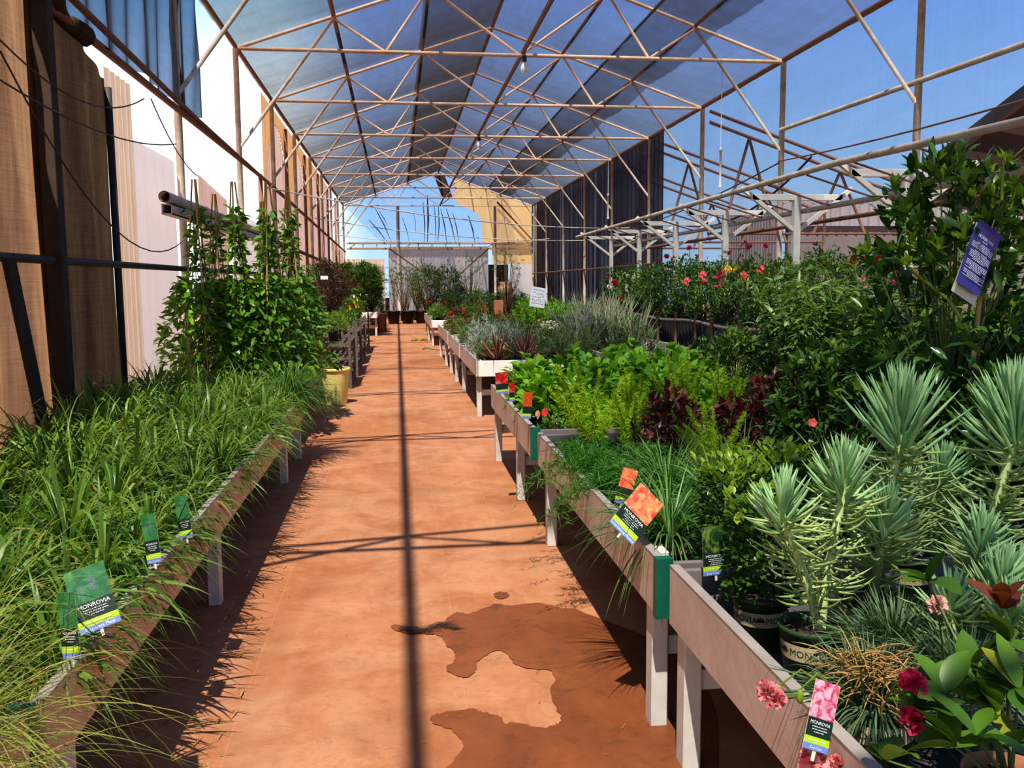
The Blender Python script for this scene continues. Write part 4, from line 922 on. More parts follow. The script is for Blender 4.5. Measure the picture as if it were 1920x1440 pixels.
def facing(p, yaw=0., tilt=0., roll=0.):
    """place at p; yaw 0 looks back along the aisle toward the viewer, tilt leans the top away"""
    return Matrix.Translation(p) @ Matrix.Rotation(yaw, 4, 'Z') @ Matrix.Rotation(PI/2-tilt, 4, 'X') @ Matrix.Rotation(roll, 4, 'Z')
def wtag(root, p, *a, **k):
    return Matrix.Translation(Vector(p)-root.location) if False else facing(Vector(p)-root.location, *a)

# ================================================================== left bench: strap-leaved mass, fine grass
rows = [-1.035,-1.30,-1.57,-1.84,-2.10]; RN = ['aisle-edge row','second row from aisle','middle row','fourth row from aisle','row against wall']
R0 = RS(11)
for i, x in enumerate(rows):
    ys = np.arange(2.62 if i == 0 else 2.5+.1*(i % 2), 8.66, .325)
    for k, y in enumerate(ys):
        r = place('strap', x+R0.normal(0,.02), y+R0.normal(0,.03), DL, 'strap-leaved clump, left bench, %s, %s from the near end' % (RN[i], ORD[k]), 'plant', 'strap-leaved clumps on the left bench', s=R0.uniform(.92,1.12)*(1.12 if i > 2 else .8 if i == 0 else 1.))
        if i == 0 and k in (0,1,3,4):
            lx = {0:(.06,-.02),1:(.11,-.05),3:(.10,-.03),4:(.11,-.05)}[k]
def root_near(x, y, kinds='strap_leaved_clump'):
    c = [o for o in COL.objects if o.parent is None and o.name.startswith(kinds)]
    return min(c, key=lambda o: (o.location.x-x)**2+(o.location.y-y)**2)
def add_tag_world(root, Mw, **k):
    bpy.context.view_layer.update(); return plant_tag(root, root.matrix_world.inverted() @ Mw, **k)
TAGS_L = [((190,1178,-.83), .12, .45, .30, .15, .21, {}), ((290,1056,-.85), -.45, .15, .25, .085, .2, {}), ((350,1010,-.85), -.45, .15, .25, .085, .2, {}), ((135,1236,-.85), -.45, .1, .15, .08, .2, {})]
TAG_TODO = []
for (px,py,Y), yaw, tilt, roll, w_, h_, kw in TAGS_L:
    p = at(px, py, x=Y); TAG_TODO.append((root_near(p[0]-.1, p[1]+.1), facing(Vector(p), yaw, tilt, roll), dict(w=w_*.72, h=h_*.86, pic='green', **kw)))
for k, (x, y) in enumerate([(-1.02,2.02),(-1.0,1.62),(-1.35,2.1),(-1.3,1.7),(-1.72,2.2)]):
    place('fine', x, y, DL, ['wispy pale grass at the bottom left, at the aisle edge by the bench corner','wispy pale grass nearest the camera on the left','wispy pale grass second in from the aisle, bottom left','wispy pale grass behind the bench corner, nearest row','wispy pale grass against the wall, far left edge'][k], 'grass', 'wispy grasses at bottom left', s=[.95,.9,1.0,1.,1.05][k], v=k % 2)
# the trailing grass at the end of the left bench
r = place('thin', -.98, 8.60, DL-.02, 'trailing thin grass spilling over the far end of the left bench toward the yellow bin', 'grass', s=1.35)
place('thin', -1.0, 8.3, DL-.0, 'second trailing grass clump at the far bench end, hanging beside the first', 'grass', s=1.3)
# vines on bamboo teepees
def K_vine(R, v):
    t = thing('vine_on_bamboo_teepee', '', 'climbing plant'); add_pot(t, 'black', .13, .24); H = 2.25; lean = [(-.13,-.05),(.02,.11),(.12,-.05)]
    for a in lean: mb = MB(); tube(mb, [(a[0]*1.5,a[1]*1.5,.2),(a[0]*.15+.02*v,a[1]*.15,H)], .0085, 6); obj('bamboo_cane', mb, M_bamboo, t)
    n = 1000; f = np.where(R.uniform(0,1,n) < .84, R.uniform(0,.58,n), R.uniform(.5,1,n)); z = .22+f*(H*.88-.22); a = R.uniform(0,2*PI,n); rr = (.46*np.clip(1-f*1.55,0,1)**.55+.05)*np.sqrt(R.uniform(.2,1,n))
    b = np.stack([np.cos(a)*rr, np.sin(a)*rr, z], -1); d = norm(np.stack([np.cos(a), np.sin(a), R.uniform(-.6,.5,n)], -1)+R.normal(0,.5,(n,3))); lv = MB()
    blades(lv, b, d, R.uniform(.08,.13,n), R.uniform(.04,.066,n), R.uniform(.2,1.2,n), 3, 'leaf', .2, R.normal(0,.5,n)); obj('foliage', lv, LM['vine'], t)
    st = MB()
    for k in range(10):
        a = R.uniform(0,6); P = [(math.cos(a+h*3)*(.32*(1-h)**2+.02), math.sin(a+h*3)*(.32*(1-h)**2+.02), .25+h*(H*.85-.25)) for h in np.linspace(0,1,10)]; tube(st, P, .004, 4, cap=False)
    obj('stems', st, M_stem, t); return t
kind('vine', K_vine, 2)
for k, (x, y, s) in enumerate([(-1.98,9.55,1.0),(-1.62,9.75,1.0),(-1.30,9.75,1.0),(-2.0,10.6,.98),(-1.5,10.75,.95),(-1.22,10.9,1.03)]):
    place('vine', x, y, DL, ['leafy vine on a bamboo teepee, leftmost of the three in front','leafy vine on a tall bamboo teepee, middle of the three in front','leafy vine on a bamboo teepee, rightmost of the three in front','vine on bamboo canes behind the leftmost teepee','vine on bamboo canes behind the middle teepee','vine on bamboo canes behind the rightmost teepee'][k], 'climbing plant', 'vines on bamboo teepees', s=s, v=k % 2)
for k, (x, y) in enumerate([(-1.2,11.75),(-1.25,12.35),(-1.65,12.0),(-1.3,12.95)]):
    r = place('yellowish', x, y, DL, 'yellow-green shrub at the far end of the vine bench, %s' % ['nearest the aisle','above the yellow bin','farther from the aisle','last on the bench'][k], 'shrub', s=1.15)
r = place('lowmid', -1.12, 11.2, DL, 'low green shrub with a red flower below the vines', 'shrub'); put_flower(r, flower('open', 'red', r=.05), (-.98,11.02,.86), (1.2,0,.3))
for k, (x, y) in enumerate([(-1.35,13.3),(-1.75,13.1),(-1.95,12.6)]):
    place('avo', x, y, DL, 'young tree with drooping leaves on a red-brown stake, %s' % ['beside the yellow-green shrubs','left of it','against the left wall'][k], 'tree', s=1.0)
# yellow bin
t = thing('yellow_bin', 'tall ribbed yellow plastic bin on the floor at the end of the left bench', 'bin', (-.862, 12.45, 0)); M_yel = plain('yellow_plastic', (.82,.70,.24), .5, var=.1)
mb = MB(); lathe(mb, [(.001,.005),(.155,.0),(.16,.01),(.20,.44)], 48, wob=.015); lathe(mb, [(.19,.44),(.15,.02),(.001,.02)], 48); obj('body', mb, M_yel, t)
mb = MB(); lathe(mb, [(.19,.44),(.212,.44),(.216,.475),(.205,.485),(.19,.48)], 48); obj('rim', mb, M_yel, t)
# slatted racks
M_rack = plain('weathered_rack_wood', (.16,.125,.10), .8, var=.35, scale=10)
def rack(x0, x1, y0, y1, zs, h, label):
    t = thing('plant_rack', label, 'rack', (0,0,0), 0, 'rough grey plant racks on the left')
    for x in (x0,x1):
        for y in (y0,y1): mb = MB(); bbox(mb, x-.022, x+.022, y-.022, y+.022, 0, h); obj('post', mb, M_rack, t, smooth=False)
    for z in zs:
        mb = MB()
        for x in np.arange(x0, x1+.01, .11): box(mb, x-.035, x+.035, y0, y1, z-.015, z)
        for y in (y0,y1): box(mb, x0, x1, y-.02, y+.02, z-.06, z-.015)
        obj('shelf', mb, M_rack, t, smooth=False)
    for z in (.12,): mb = MB(); bar(mb, (x0,y0,z),(x1,y0,z),.04,.04); bar(mb, (x1,y0,z),(x1,y1,z),.04,.04); obj('rail', mb, M_rack, t, smooth=False)
    return t
rack(-1.75, -.74, 14.2, 15.6, (.34,.72), .98, 'grey wooden plant rack just behind the yellow bin')
rack(-1.75, -.72, 16.1, 17.9, (.34,.74), .95, 'grey wooden plant rack with the yellow pansies, second behind the bin')
rack(-1.75, -.74, 18.5, 20.5, (.34,.74), .9, 'grey wooden plant rack, third behind the bin')
rack(-1.75, -.74, 21.2, 23.5, (.34,.74), .9, 'grey wooden plant rack, farthest of the racks')
for k, (x, y, kd) in enumerate([(-1.0,14.5,'yellowish'),(-1.35,14.7,'midsh'),(-1.0,15.2,'yellowish'),(-1.5,15.3,'camel'),(-1.45,16.6,'midsh'),(-1.0,17.4,'lowmid'),(-1.4,17.6,'bronze'),(-1.0,18.9,'lowmid'),(-1.45,19.0,'bronze'),(-1.0,19.8,'midsh'),(-1.4,20.2,'bronze'),(-1.0,21.7,'midsh'),(-1.4,22.2,'bronze'),(-1.,23.,'camel')]):
    place(kd, x, y, [.72,.74,.74][min(2, int(y > 16)+int(y > 18))], 'plant on the %s grey rack, %s, %s' % (['first','second','third','farthest'][int(y > 16)+int(y > 18)+int(y > 21)], 'on its aisle side' if x > -1.2 else 'on its wall side', 'near end' if k in (0,1,4,7,8,11,12) else 'far end'), 'shrub', s=.95 if kd != 'bronze' else .72)
r = place('lowmid', -.9, 16.4, .74, 'leafy plant with bright yellow pansies on the second grey rack', 'plant', s=.95)
for px, py in ((640,562),(652,558),(646,571),(656,571),(625,575)): put_flower(r, flower('open', 'yellow', r=.055), at(px, py, 16.2), (1.3,0,.2))
put_flower(r, flower('open', 'white', r=.04), at(641,552,16.2), (1.3,0,0))
mb = MB(); box(mb, -.05,.05,-.002,.002,0,.05); o = tag(obj('hang_tag', mb, M_tagw, None, at(608,524,12.9), (0,0,.1), smooth=False), 'small white and blue tag on the red-brown stake', 'tag')
# far left bench shrubs, block, pots at the back
for k, (x, y) in enumerate([(-.95,28.9),(-1.6,29.2),(-.95,30.2),(-1.6,30.6),(-1.,31.6),(-1.7,31.9),(-1.,32.9)]):
    place('bay', x, y, .6, 'bay-leaved shrub on the far left bench, %s' % ['front corner by the aisle','front, wall side','second by the aisle','second, wall side','third by the aisle','third, wall side','last by the aisle'][k], 'shrub', 'bay-leaved shrubs far left', s=.93)
for k, (x, y) in enumerate([(-1.9,24.5),(-1.85,25.8),(-1.3,25.4),(-1.5,27),(-1.9,27.4)]):
    place('bronze', x, y, 0, 'bronze-leaved shrub by the left wall before the far bench, %s' % ORD[k], 'shrub', s=.95)
t = thing('flue_block', 'hollow terracotta block standing on the floor by the far left bench', 'block', (-.52, 31.2, 0)); mb = MB()
for a in ((-.14,-.11,-.18,.18),(.11,.14,-.18,.18),(-.14,.14,-.18,-.15),(-.14,.14,.15,.18)): bbox(mb, a[0],a[1],a[2],a[3],0,.62)
obj('block', mb, M_terra, t, smooth=False)
def K_bigpot(R, v):
    t = thing('potted_young_tree', '', 'tree'); add_pot(t, 'black', .28, .55); lv, tg, c = shrub(R, 60, 6, (.45,.45,.75), 1.75, (.06,.1), (.025,.04), dome=False, tw=5, tr=.01, z0=.5); obj('foliage', lv, LM['back'], t); obj('stems', tg, M_twig, t); return t
kind('bigpot', K_bigpot, 2)
for k, x in enumerate([-.75,-.15,.42,.98,1.5]):
    place('bigpot', x, 37.6, 0, 'young tree in big black pot at the aisle end, %s from the left' % ORD[k], 'tree', 'trees in black pots at the aisle end', s=.95)
for k, (x, y, kd, s) in enumerate([(.3,40.2,'sparse',1.),(1.25,38.9,'backtree',1.12),(2.1,38.8,'backtree',1.1),(2.6,39.4,'backbush',1.05),(3.2,40.6,'sparse',1.15),(3.5,38.6,'backbush',.95),(4.3,38.4,'backbush',.9),(-1.4,36.5,'backtree',.95),(-1.7,39.5,'bay',1.),(5.2,39,'backbush',.85),(.9,41,'sparse',1.1),(2.2,36.5,'backbush',.9),(3.2,35.5,'backbush',.85),(4.2,35,'sparse',1.2),(-.9,35.2,'bay',.8),(4.9,36.2,'backbush',.7)]):
    place(kd, x, y, 0, ['sparse pale tree in front of the grey back sheet, left','dense green tree at the back with a violet flower','dense dark tree at the back, right of the violet-flowered one','dark shrub in front of the grey back sheet','sparse tree against the grey back sheet, right','dark shrub before the back opening, left','dark shrub before the back opening, right','green tree in the back left corner','bay tree before the white back corner','dark shrub in front of the cream back sheet','thin tree against the grey back sheet, centre','dark shrub behind the red and orange flowers','dark shrub right of the red and orange flowers','bare young tree left of the white sign','small bay shrub by the far left bench end','low shrub before the cream back sheet'][k], 'tree' if kd in ('backtree','sparse') else 'shrub', s=s)
mb = flower('open', 'violet', r=.11); r = root_near(1.25, 38.9, 'small_potted_tree'); put_flower(r, mb, at(807,502,38.1), (1.4,0,0))
# brick pier and pots by the back opening
mb = MB(); bbox(mb, -.16,.16,-.16,.16,0,.98); tag(obj('brick_pier', mb, M_terra, None, (3.75,34,0), smooth=False), 'short orange masonry pier left of the back opening', 'pier')
t = thing('garden_urn', 'rounded stone urn with a green bottle beside it in the back opening', 'urn', (4.55,38.5,1.05)); mb = MB(); lathe(mb, [(.001,0),(.22,.0),(.34,.2),(.3,.42),(.2,.5),(.26,.6),(.2,.62),(.001,.6)], 20); obj('body', mb, M_wood, t); mb = MB(); bbox(mb,-.35,.35,-.3,.3,-1.05,0); obj('pedestal', mb, M_shade, t, smooth=False)

# ================================================================== right: nearest pots
# --- succulents
def succulent(name_label, loc, stems, pot='green', turn=0., seed=1):
    t = thing('finger_leaved_succulent', name_label, 'succulent', loc, 0, 'blue-green succulents on the nearest bench'); 
    if pot: add_pot(t, pot, .09, .175, turn)
    for k, (rb, top, n) in enumerate(stems):
        R = RS(seed*10+k); B = np.array([R.normal(0,.015), R.normal(0,.015), .15]); rb = np.array(rb)-np.array(loc); tp = np.array(top)-np.array(loc); ax = tp-rb; Lr = np.linalg.norm(ax); ax = ax/Lr
        f = np.linspace(0,1,9)[:,None]; mid = (B+rb)/2+np.array([(B-rb)[0]*.25, 0, -.02]); P = (1-f)**2*B+2*f*(1-f)*mid+f*f*rb; P = np.vstack([P, rb+ax*Lr*.35]); mb = MB(); tube(mb, P, np.linspace(.011,.013,10), 8); obj('stem', mb, M_palestem, t)
        # upright crown
        m_ = int(n*.95); h = R.uniform(-.30,.42,m_); el = np.clip(.95+h*1.15+R.normal(0,.14,m_), .35, 1.5); a = np.arange(m_)*2.39996+R.normal(0,.2,m_); e1 = norm(np.cross(ax, [.3,1,.1])); e2 = np.cross(ax, e1)
        d = (np.cos(a)[:,None]*e1+np.sin(a)[:,None]*e2)*np.cos(el)[:,None]+ax*np.sin(el)[:,None]; L = Lr*np.clip(.98-h*.75, .3, 1.02)*R.uniform(.72,.92,m_)
        mb = MB(); fingers(mb, rb+ax*(h*Lr*.8)[:,None], d, L*.90, .0042+Lr*.005, -.2, 7, 6); obj('leaf_crown', mb, LM['blue'], t)
        # long pale lower leaves curving up along the stem
        q = int(n*1.5); g = R.uniform(.12,1.,q)**.7; p = (1-g[:,None])**2*B+2*g[:,None]*(1-g[:,None])*mid+g[:,None]**2*rb; a = R.uniform(0,2*PI,q); d = np.stack([np.cos(a), np.sin(a), R.uniform(-.25,.3,q)], -1)
        mb = MB(); fingers(mb, p, d, R.uniform(.08,.17,q)*(.75+Lr*1.0), .0042, R.uniform(-1.5,-.1,q), 6, 5); obj('lower_leaves', mb, LM['bluepale'], t)
    return t
succulent('two-stemmed blue-green succulent leaning left, beside the two box shrubs', (1.13,2.33,DK), [((1.018,2.3,.965),(1.02,2.3,1.145),60),((1.245,2.4,1.0),(1.225,2.38,1.215),75)], seed=1, turn=-1.9)
succulent('tallest blue-green succulent, in front of the staked glossy shrub', (1.42,2.55,DK), [((1.53,2.6,1.10),(1.518,2.6,1.42),110),((1.363,2.38,.90),(1.371,2.36,1.075),60)], seed=2)
succulent('tall blue-green succulent at the right edge of the photo', (1.72,2.45,DK), [((1.825,2.48,1.12),(1.80,2.5,1.43),100),((1.60,2.3,.86),(1.62,2.3,1.02),50)], seed=3)
succulent('shorter blue-green succulent between the two tall ones', (1.75,2.9,DK), [((1.82,2.85,.92),(1.84,2.82,1.10),70),((1.65,2.8,.88),(1.64,2.8,1.05),60)], seed=4)
succulent('low bushy blue-green succulent under the right-hand tall one', (1.45,2.15,DK), [((1.52,2.1,.80),(1.54,2.08,.97),55),((1.40,2.12,.76),(1.41,2.1,.90),45),((1.62,2.18,.78),(1.66,2.18,.93),45)], seed=5)
# --- box shrubs
b1 = place('box', 1.135, 2.98, DK, 'columnar box shrub with lime tips behind its own tag card, left of the two', 'shrub', s=1.0, v=0, rz=0.)
b2 = place('box', 1.09, 2.60, DK, 'columnar dark box shrub in a green pot, right and nearer of the two', 'shrub', s=.95, v=1, rz=.35)
place('box', 1.36, 3.12, DK, 'third box shrub, behind the left one', 'shrub', s=1.02, v=0)
TAG_TODO.append((b1, facing(Vector(at(1343,1078,2.80)), .05, -.03, .06), dict(w=.088, h=.165, pic='lime', strip='Easy-Care Plant', blobs='yellow', lines=4)))
# --- thin grasses
g1 = place('thin', 1.03, 3.36, DK, 'arching thin grass in a green pot with the red torch-flower tag', 'grass', v=0, rz=.0)
TAG_TODO.append((g1, facing(Vector(at(1164,1000,3.02)), .30, .45, -.92), dict(w=.115, h=.205, pic='red', strip='Long-Lasting Blooms', blobs='red', lines=4)))
TAG_TODO.append((g1, facing(Vector(at(1165,945,3.50)), -.3, -.05, -.25), dict(w=.06, h=.15, pic='red', strip='', brand=False, blobs='red', lines=0)))
for k, (x, y) in enumerate([(1.33,3.62),(1.65,3.55),(1.55,3.95),(1.95,3.8),(1.22,4.02),(1.9,3.3),(2.25,3.6)]):
    place('thin', x, y, DK, 'arching thin grass in the green tussock behind the box shrubs, %s' % ['just behind the red tag','behind the tallest succulent','middle of the tussock','right rear','left rear','right front','far right rear'][k], 'grass', 'thin grasses behind the box shrubs', s=1.0)
for k, (x, y) in enumerate([(.97,4.42),(.97,4.05),(1.25,4.5),(.98,4.75)]):
    place('asp', x, y, DK, 'feathery dark green fern, %s' % ['hanging over the bench edge','hanging over the edge nearer the camera','behind the overhanging one','at the edge below the lime foxtail ferns'][k], 'fern', 'feathery ferns on the second bench', s=1.18)
for k, (x, y, s) in enumerate([(1.12,5.15,1.3),(1.30,4.95,1.2),(1.36,5.3,1.),(1.72,5.3,1.3),(1.60,4.40,1.0),(2.35,4.7,1.05),(1.95,5.3,1.2),(2.05,4.4,.8)]):
    place('fox', x, y, DK, 'lime foxtail fern on the second bench, %s' % ['leftmost, nearest the green trim','second from the left','front of the left group','tall yellow-green plume among burgundy leaves','front right with an orange tip','right of the right burgundy shrub','between the grass and the burgundy shrub','in the shade right of the grass'][k], 'fern', 'foxtail ferns on the second bench', s=s)
for k, (x, y, s) in enumerate([(1.50,4.80,1.1),(1.78,4.75,1.0),(2.1,4.8,1.25),(2.45,5.1,1.15)]):
    place('burg', x, y, DK, 'burgundy-leaved shrub, %s' % ['left one behind the foxtail ferns','second from the left','with red-brown shoots, third from the left','rightmost, with reddish tips'][k], 'shrub', 'burgundy shrubs on the second bench', s=s)
# --- pansies in a black pot, tags on the edge
r = place('lowmid', 1.02, 5.92, DK, 'small plant with orange flowers in a black pot at the bench edge', 'plant', s=.62)
for px, py in ((1012,738),(1022,745),(1018,735),(1026,738)): put_flower(r, flower('open', 'orange', r=.035), at(px, py, 5.78), (1.3,0,0))
TAG_TODO.append((r, facing(Vector(at(987,785,5.72)), .2, 0, -.08), dict(w=.06, h=.17, pic='yr', strip='', brand=False, lines=0, blobs='yellow')))
for k, (x, y, s) in enumerate([(1.08,6.5,.95),(1.38,6.45,1.),(1.1,7.05,1.),(1.5,7.1,1.05),(1.82,6.7,1.05),(2.2,6.9,1.1),(1.1,7.65,1.),(1.5,7.75,1.1),(1.95,7.6,1.12),(2.4,7.7,1.15),(1.75,6.15,.95),(2.2,6.25,1.),(2.05,8.05,1.15),(1.35,6.0,.8)]):
    r = place('lime', x, y, DK, 'bright broad-leaved plant on the third bench, %s' % ['edge row, nearest the camera','second row, nearest','edge row, second','second row, second','third row, second','fourth row, second','edge row, last before the gap','second row, last','third row, last','fourth row, last','third row, nearest','fourth row, nearest','rear row, by the gap','small one behind the orange flowers'][k], 'plant', 'broad-leaved plants on the third bench', s=s)
    if k == 0: TAG_TODO.append((r, facing(Vector(at(942,738,6.3)), .2, 0, .05), dict(w=.09, h=.15, pic='rw', strip='', brand=False, lines=0, blobs='red')))
    if k == 1: TAG_TODO.append((r, facing(Vector(at(960,752,6.25)), .2, 0, .0), dict(w=.04, h=.13, pic='rw', strip='', brand=False, lines=0, blobs='red')))
for k, (x, y, kd, s) in enumerate([(3.0,7.0,'dark',1.15),(3.35,7.3,'dark',1.2),(2.95,6.2,'dark',1.1),(3.3,6.3,'midsh',1.1),(3.0,7.8,'midsh',1.15),(3.5,8.1,'dark',1.1),(2.95,5.4,'whitefl',1.05),(3.25,5.3,'whitefl',1.1),(3.0,4.9,'whitefl',1.0),(3.6,5.7,'midsh',1.2),(2.45,6.0,'dark',.9),(3.0,8.6,'dark',1.1),(3.45,9.0,'midsh',1.1)]):
    place(kd, x, y, DK-.02 if x > 2.7 else DK, ['fine dark shrub left of the red-brown shoots, rear','fine dark shrub, rear right','fine dark shrub behind the lime plume','green shrub among the dark ones','green shrub below the wooden fence','dark shrub farthest below the fence','white-flowered shrub right of the burgundy ones','white-flowered shrub farther right','cream-flowered shrub right of the burgundy ones, nearest','green shrub under the long-leaved ones','small dark shrub between burgundy and broad leaves','dark shrub near the gap, back bench','green shrub near the gap, back bench'][k], 'shrub', s=s)
for k, (x, y, s) in enumerate([(3.05,6.75,.98),(3.4,6.6,1.05),(3.8,6.9,1.08),(3.3,7.6,1.05),(3.8,7.7,1.05),(4.0,6.2,1.05),(3.6,6.1,1.0),(4.0,8.6,1.05)]):
    r = place('willow', x, y, DK, 'tall long-leaved shrub on the back bench, %s' % ['leftmost, bending over the fence','second from the left','with a red flower','behind the second','tall one at the rear','rightmost, beside the glossy shrub','front right','rear, towards the roses'][k], 'shrub', 'long-leaved shrubs on the back bench', s=s)
    for px, py in ([(1224,528),(1240,520),(1228,552)], [(1312,527),(1258,542)], [(1487,528),(1490,540),(1484,520)], [(1520,530)], [(1373,528)], [], [], [(1460,516)])[k]:
        put_flower(r, flower('cluster', 'coral', r=.042), at(px, py, y-.25), (1.1,0,k))
# --- glossy staked shrub and its neighbours
r = thing('staked_glossy_shrub', 'big glossy-leaved shrub tied to a bamboo stake with a hanging purple tag', 'shrub', (2.62,4.05,DK)); add_pot(r, 'black', .17, .32)
R = RS(77); lv, tg, c = shrub(R, 260, 9, (.50,.42,.80), .93, (.065,.115), (.026,.042), 'leaf', dome=False, tw=60, tr=.006, z0=.3, segs=3, up=.5, spread=.8); tips('rhotip', (.05,.085), (.022,.034), 6, .3)(R, lv, c); obj('foliage', lv, [LM['rhodo'], LM['rhotip']], r); obj('branches', tg, M_stem, r)
mb = MB(); tube(mb, [(.02,-.1,.2),(.06,-.12,1.0),(.09,-.12,1.42)], [.022,.018,.012], 8); obj('trunk', mb, M_twig, r)
mb = MB(); tube(mb, [tuple(Vector(at(1812,800,3.85))-r.location), tuple(Vector(at(1850,440,3.85))-r.location)], .011, 6); obj('bamboo_stake', mb, M_bamboo, r)
R = RS(5); lv = MB(); st = MB(); tps = []
for (a, b) in (((1850,540),(1880,300)),((1855,470),(1905,350)),((1850,560),(1760,470)),((1830,640),(1700,500)),((1860,560),(1915,450)),((1845,480),(1860,370))):
    A = np.array(at(*a, 3.8))-np.array(r.location); B = np.array(at(*b, 3.75))-np.array(r.location); tube(st, [A, (A+B)/2+[0.03,0,.02], B], [.011,.009,.006], 6); tps.append(B)
    f = RS(3).uniform(.3,1,26)[:,None]; q = A+(B-A)*f; blades(lv, q, norm(R.normal(0,1,(26,3))+[0,0,.5]), R.uniform(.012,.03,26), .009, .2, 2, 'leaf')
for B in tps: d = dome_dirs(R, 14, .3, 1.4); blades(lv, np.tile(B,(14,1)), d, R.uniform(.045,.07,14), R.uniform(.018,.026,14), .1, 3, 'leaf', .4)
obj('bare_shoots', st, plain('lime_shoot', (.26,.33,.06), .5), r); obj('shoot_leaves', lv, LM['rhotip'], r)
P = Vector(at(1852,428,3.7)); mb = MB(); w_, h_ = .19, .40
w_, h_ = .17, .285
sheet(mb, lambda u, v: ((u-.5)*w_, -h_*v, .02*np.exp(-v*9)+.004*v), 4, 16, 0); sheet(mb, lambda u, v: ((.5-u)*w_+.02, -h_*(v*1.12), -.012-.01*v), 2, 8, 2)
mb.join(text_mb('MONROVIA', w_*.12, 1, 0, -h_*.22, .012)); RR = RS(9)
for k in range(26):
    if k in (5,13,20): continue
    y = -h_*(.30+.022*k); a = w_*.42 if k % 6 else w_*.25; q = -a
    while q < a: l = RR.uniform(.01,.025); box(mb, q, min(q+l, a), y, y+h_*.008, .0085, .0095, 1); q += l+.004
for q in (-.012,.0,.012): box(mb, q-.004, q+.004, -h_*.255, -h_*.245, .0105, .0115, 1)
o = obj('hanging_tag', mb, [M_purple, M_tagw, M_card], r, smooth=False); o.matrix_local = Matrix.Translation(P-r.location) @ Matrix.Rotation(.35, 4, 'Z') @ Matrix.Rotation(PI/2, 4, 'X') @ Matrix.Rotation(-.42, 4, 'Z') ; o['label'] = 'purple plant tag with white print'
mb = MB(); tube(mb, [tuple(Vector(at(1867,405,3.72))-r.location), tuple(Vector(at(1855,440,3.70))-r.location)], .003, 5); obj('tag_string', mb, M_pale, r)
for k, (x, y, s) in enumerate([(2.15,4.35,.95),(2.35,4.75,1.0),(3.05,4.3,1.12),(3.3,4.8,1.1),(2.95,3.6,1.1),(3.1,5.2,1.15),(2.2,3.95,.85),(3.5,4.2,1.25),(2.55,3.45,.95),(3.7,5.1,1.3),(2.9,3.1,1.0),(2.35,3.1,.85)]):
    rr = place('camel', x, y, DK if x < 2.7 else DK-.03, 'glossy-leaved shrub around the staked one, %s' % ['front left of it','left rear','directly behind','behind, farther left','right of it','behind, by the white-flowered shrubs','front, over the grass','rear right','right front','rear centre','right edge, nearer','right, behind the succulents'][k], 'shrub', 'glossy shrubs near the purple tag', s=s)
    if k in (0,1,8): put_flower(rr, flower('open', 'coral', r=.025), (x-.1, y-.3, .95), (1.2,0,0))
# --- dianthus
def dianthus(loc, label, seed):
    t = thing('potted_carnation', label, 'flowering plant', loc, 0, None); add_pot(t, 'green', .10, .175, turn=-2.5 if seed == 1 else 0); R = RS(seed)
    obj('foliage', clump(R, 800, (.06,.16), (.0035,.006), -.15, 1.3, (.1,1.3), .165, .10, 5, roll=.4), LM['dian'], t)
    if seed > 1: return t
    mb = MB(); n = 240; d = dome_dirs(R, n, .0, .8); fingers(mb, np.concatenate([R.uniform(-.07,.07,(n,2)), R.uniform(.19,.25,(n,1))],1), d, R.uniform(.05,.12,n), .0019, R.uniform(.2,1.6,n), 4, 4); obj('dried_stems', mb, LM['dry'], t)
    return t
d1 = dianthus((1.075,1.90,DK), 'carnation with tan dried stems and magenta and pink flowers, drooping over the rail', 1)
d2 = dianthus((1.36,1.98,DK), 'carnation with a pale pink flower, behind the one with dried stems', 2)
dianthus((1.30,2.2,DK), 'carnation without flowers, tucked between the succulents and the dried one', 3)
succulent('low blue-green succulent at the right edge, behind the broad-leaved shrub', (1.66,1.98,DK), [((1.58,1.95,.80),(1.56,1.93,.96),55),((1.70,2.0,.82),(1.72,2.0,.98),55),((1.5,2.02,.76),(1.48,2.0,.90),50)], seed=6)
for px, py, Y, c, s in ((1440,1298,1.72,'pink',.85),(1452,1312,1.71,'pink',.8),(1525,1432,1.66,'pink',1.05),(1575,1436,1.68,'pink',.8),(1712,1283,1.50,'magenta',.88),(1706,1352,1.50,'magenta',.85),(1797,1292,1.62,'magenta',.5)):
    p = at(px, py, Y); put_flower(d1, flower('carnation', c), p, (1.0,R.normal(0,.3),R.uniform(0,6)), s*1.35); q = Vector(p)-d1.location
    mb = MB(); tube(mb, [(q.x*.2,q.y*.2,.17),(q.x*.6,q.y*.6,.2+(q.z-.2)*.5),tuple(q)], .0022, 5); obj('flower_stem', mb, M_stem, d1)
for px, py in ((1500,1306),(1462,1298)):
    q = Vector(at(px,py,1.72))-d1.location; mb = MB(); lathe(mb, [(.001,-.016),(.006,-.012),(.0085,0),(.006,.012),(.002,.016)], 8, c=tuple(q)); tube(mb, [(q.x*.3,q.y*.3,.18),(q.x*.8,q.y*.8,q.z+.03),(q.x,q.y,q.z+.015)], .002, 5); obj('flower_bud', mb, LM['boxtip'], d1)
p = at(1757,1135,1.95); put_flower(d2, flower('carnation', 'pale'), p, (1.1,0,0), 1.1); q = Vector(p)-d2.location; mb = MB(); tube(mb, [(0,0,.17),(q.x*.7,q.y*.7,q.z*.6),tuple(q)], .0022, 5); obj('flower_stem', mb, M_stem, d2)
TAG_TODO.append((d1, facing(Vector(at(1528,1408,1.63)), .25, .25, -.42), dict(w=.062, h=.135, pic='pink', strip='Easy-Care', blobs='pink', lines=3)))
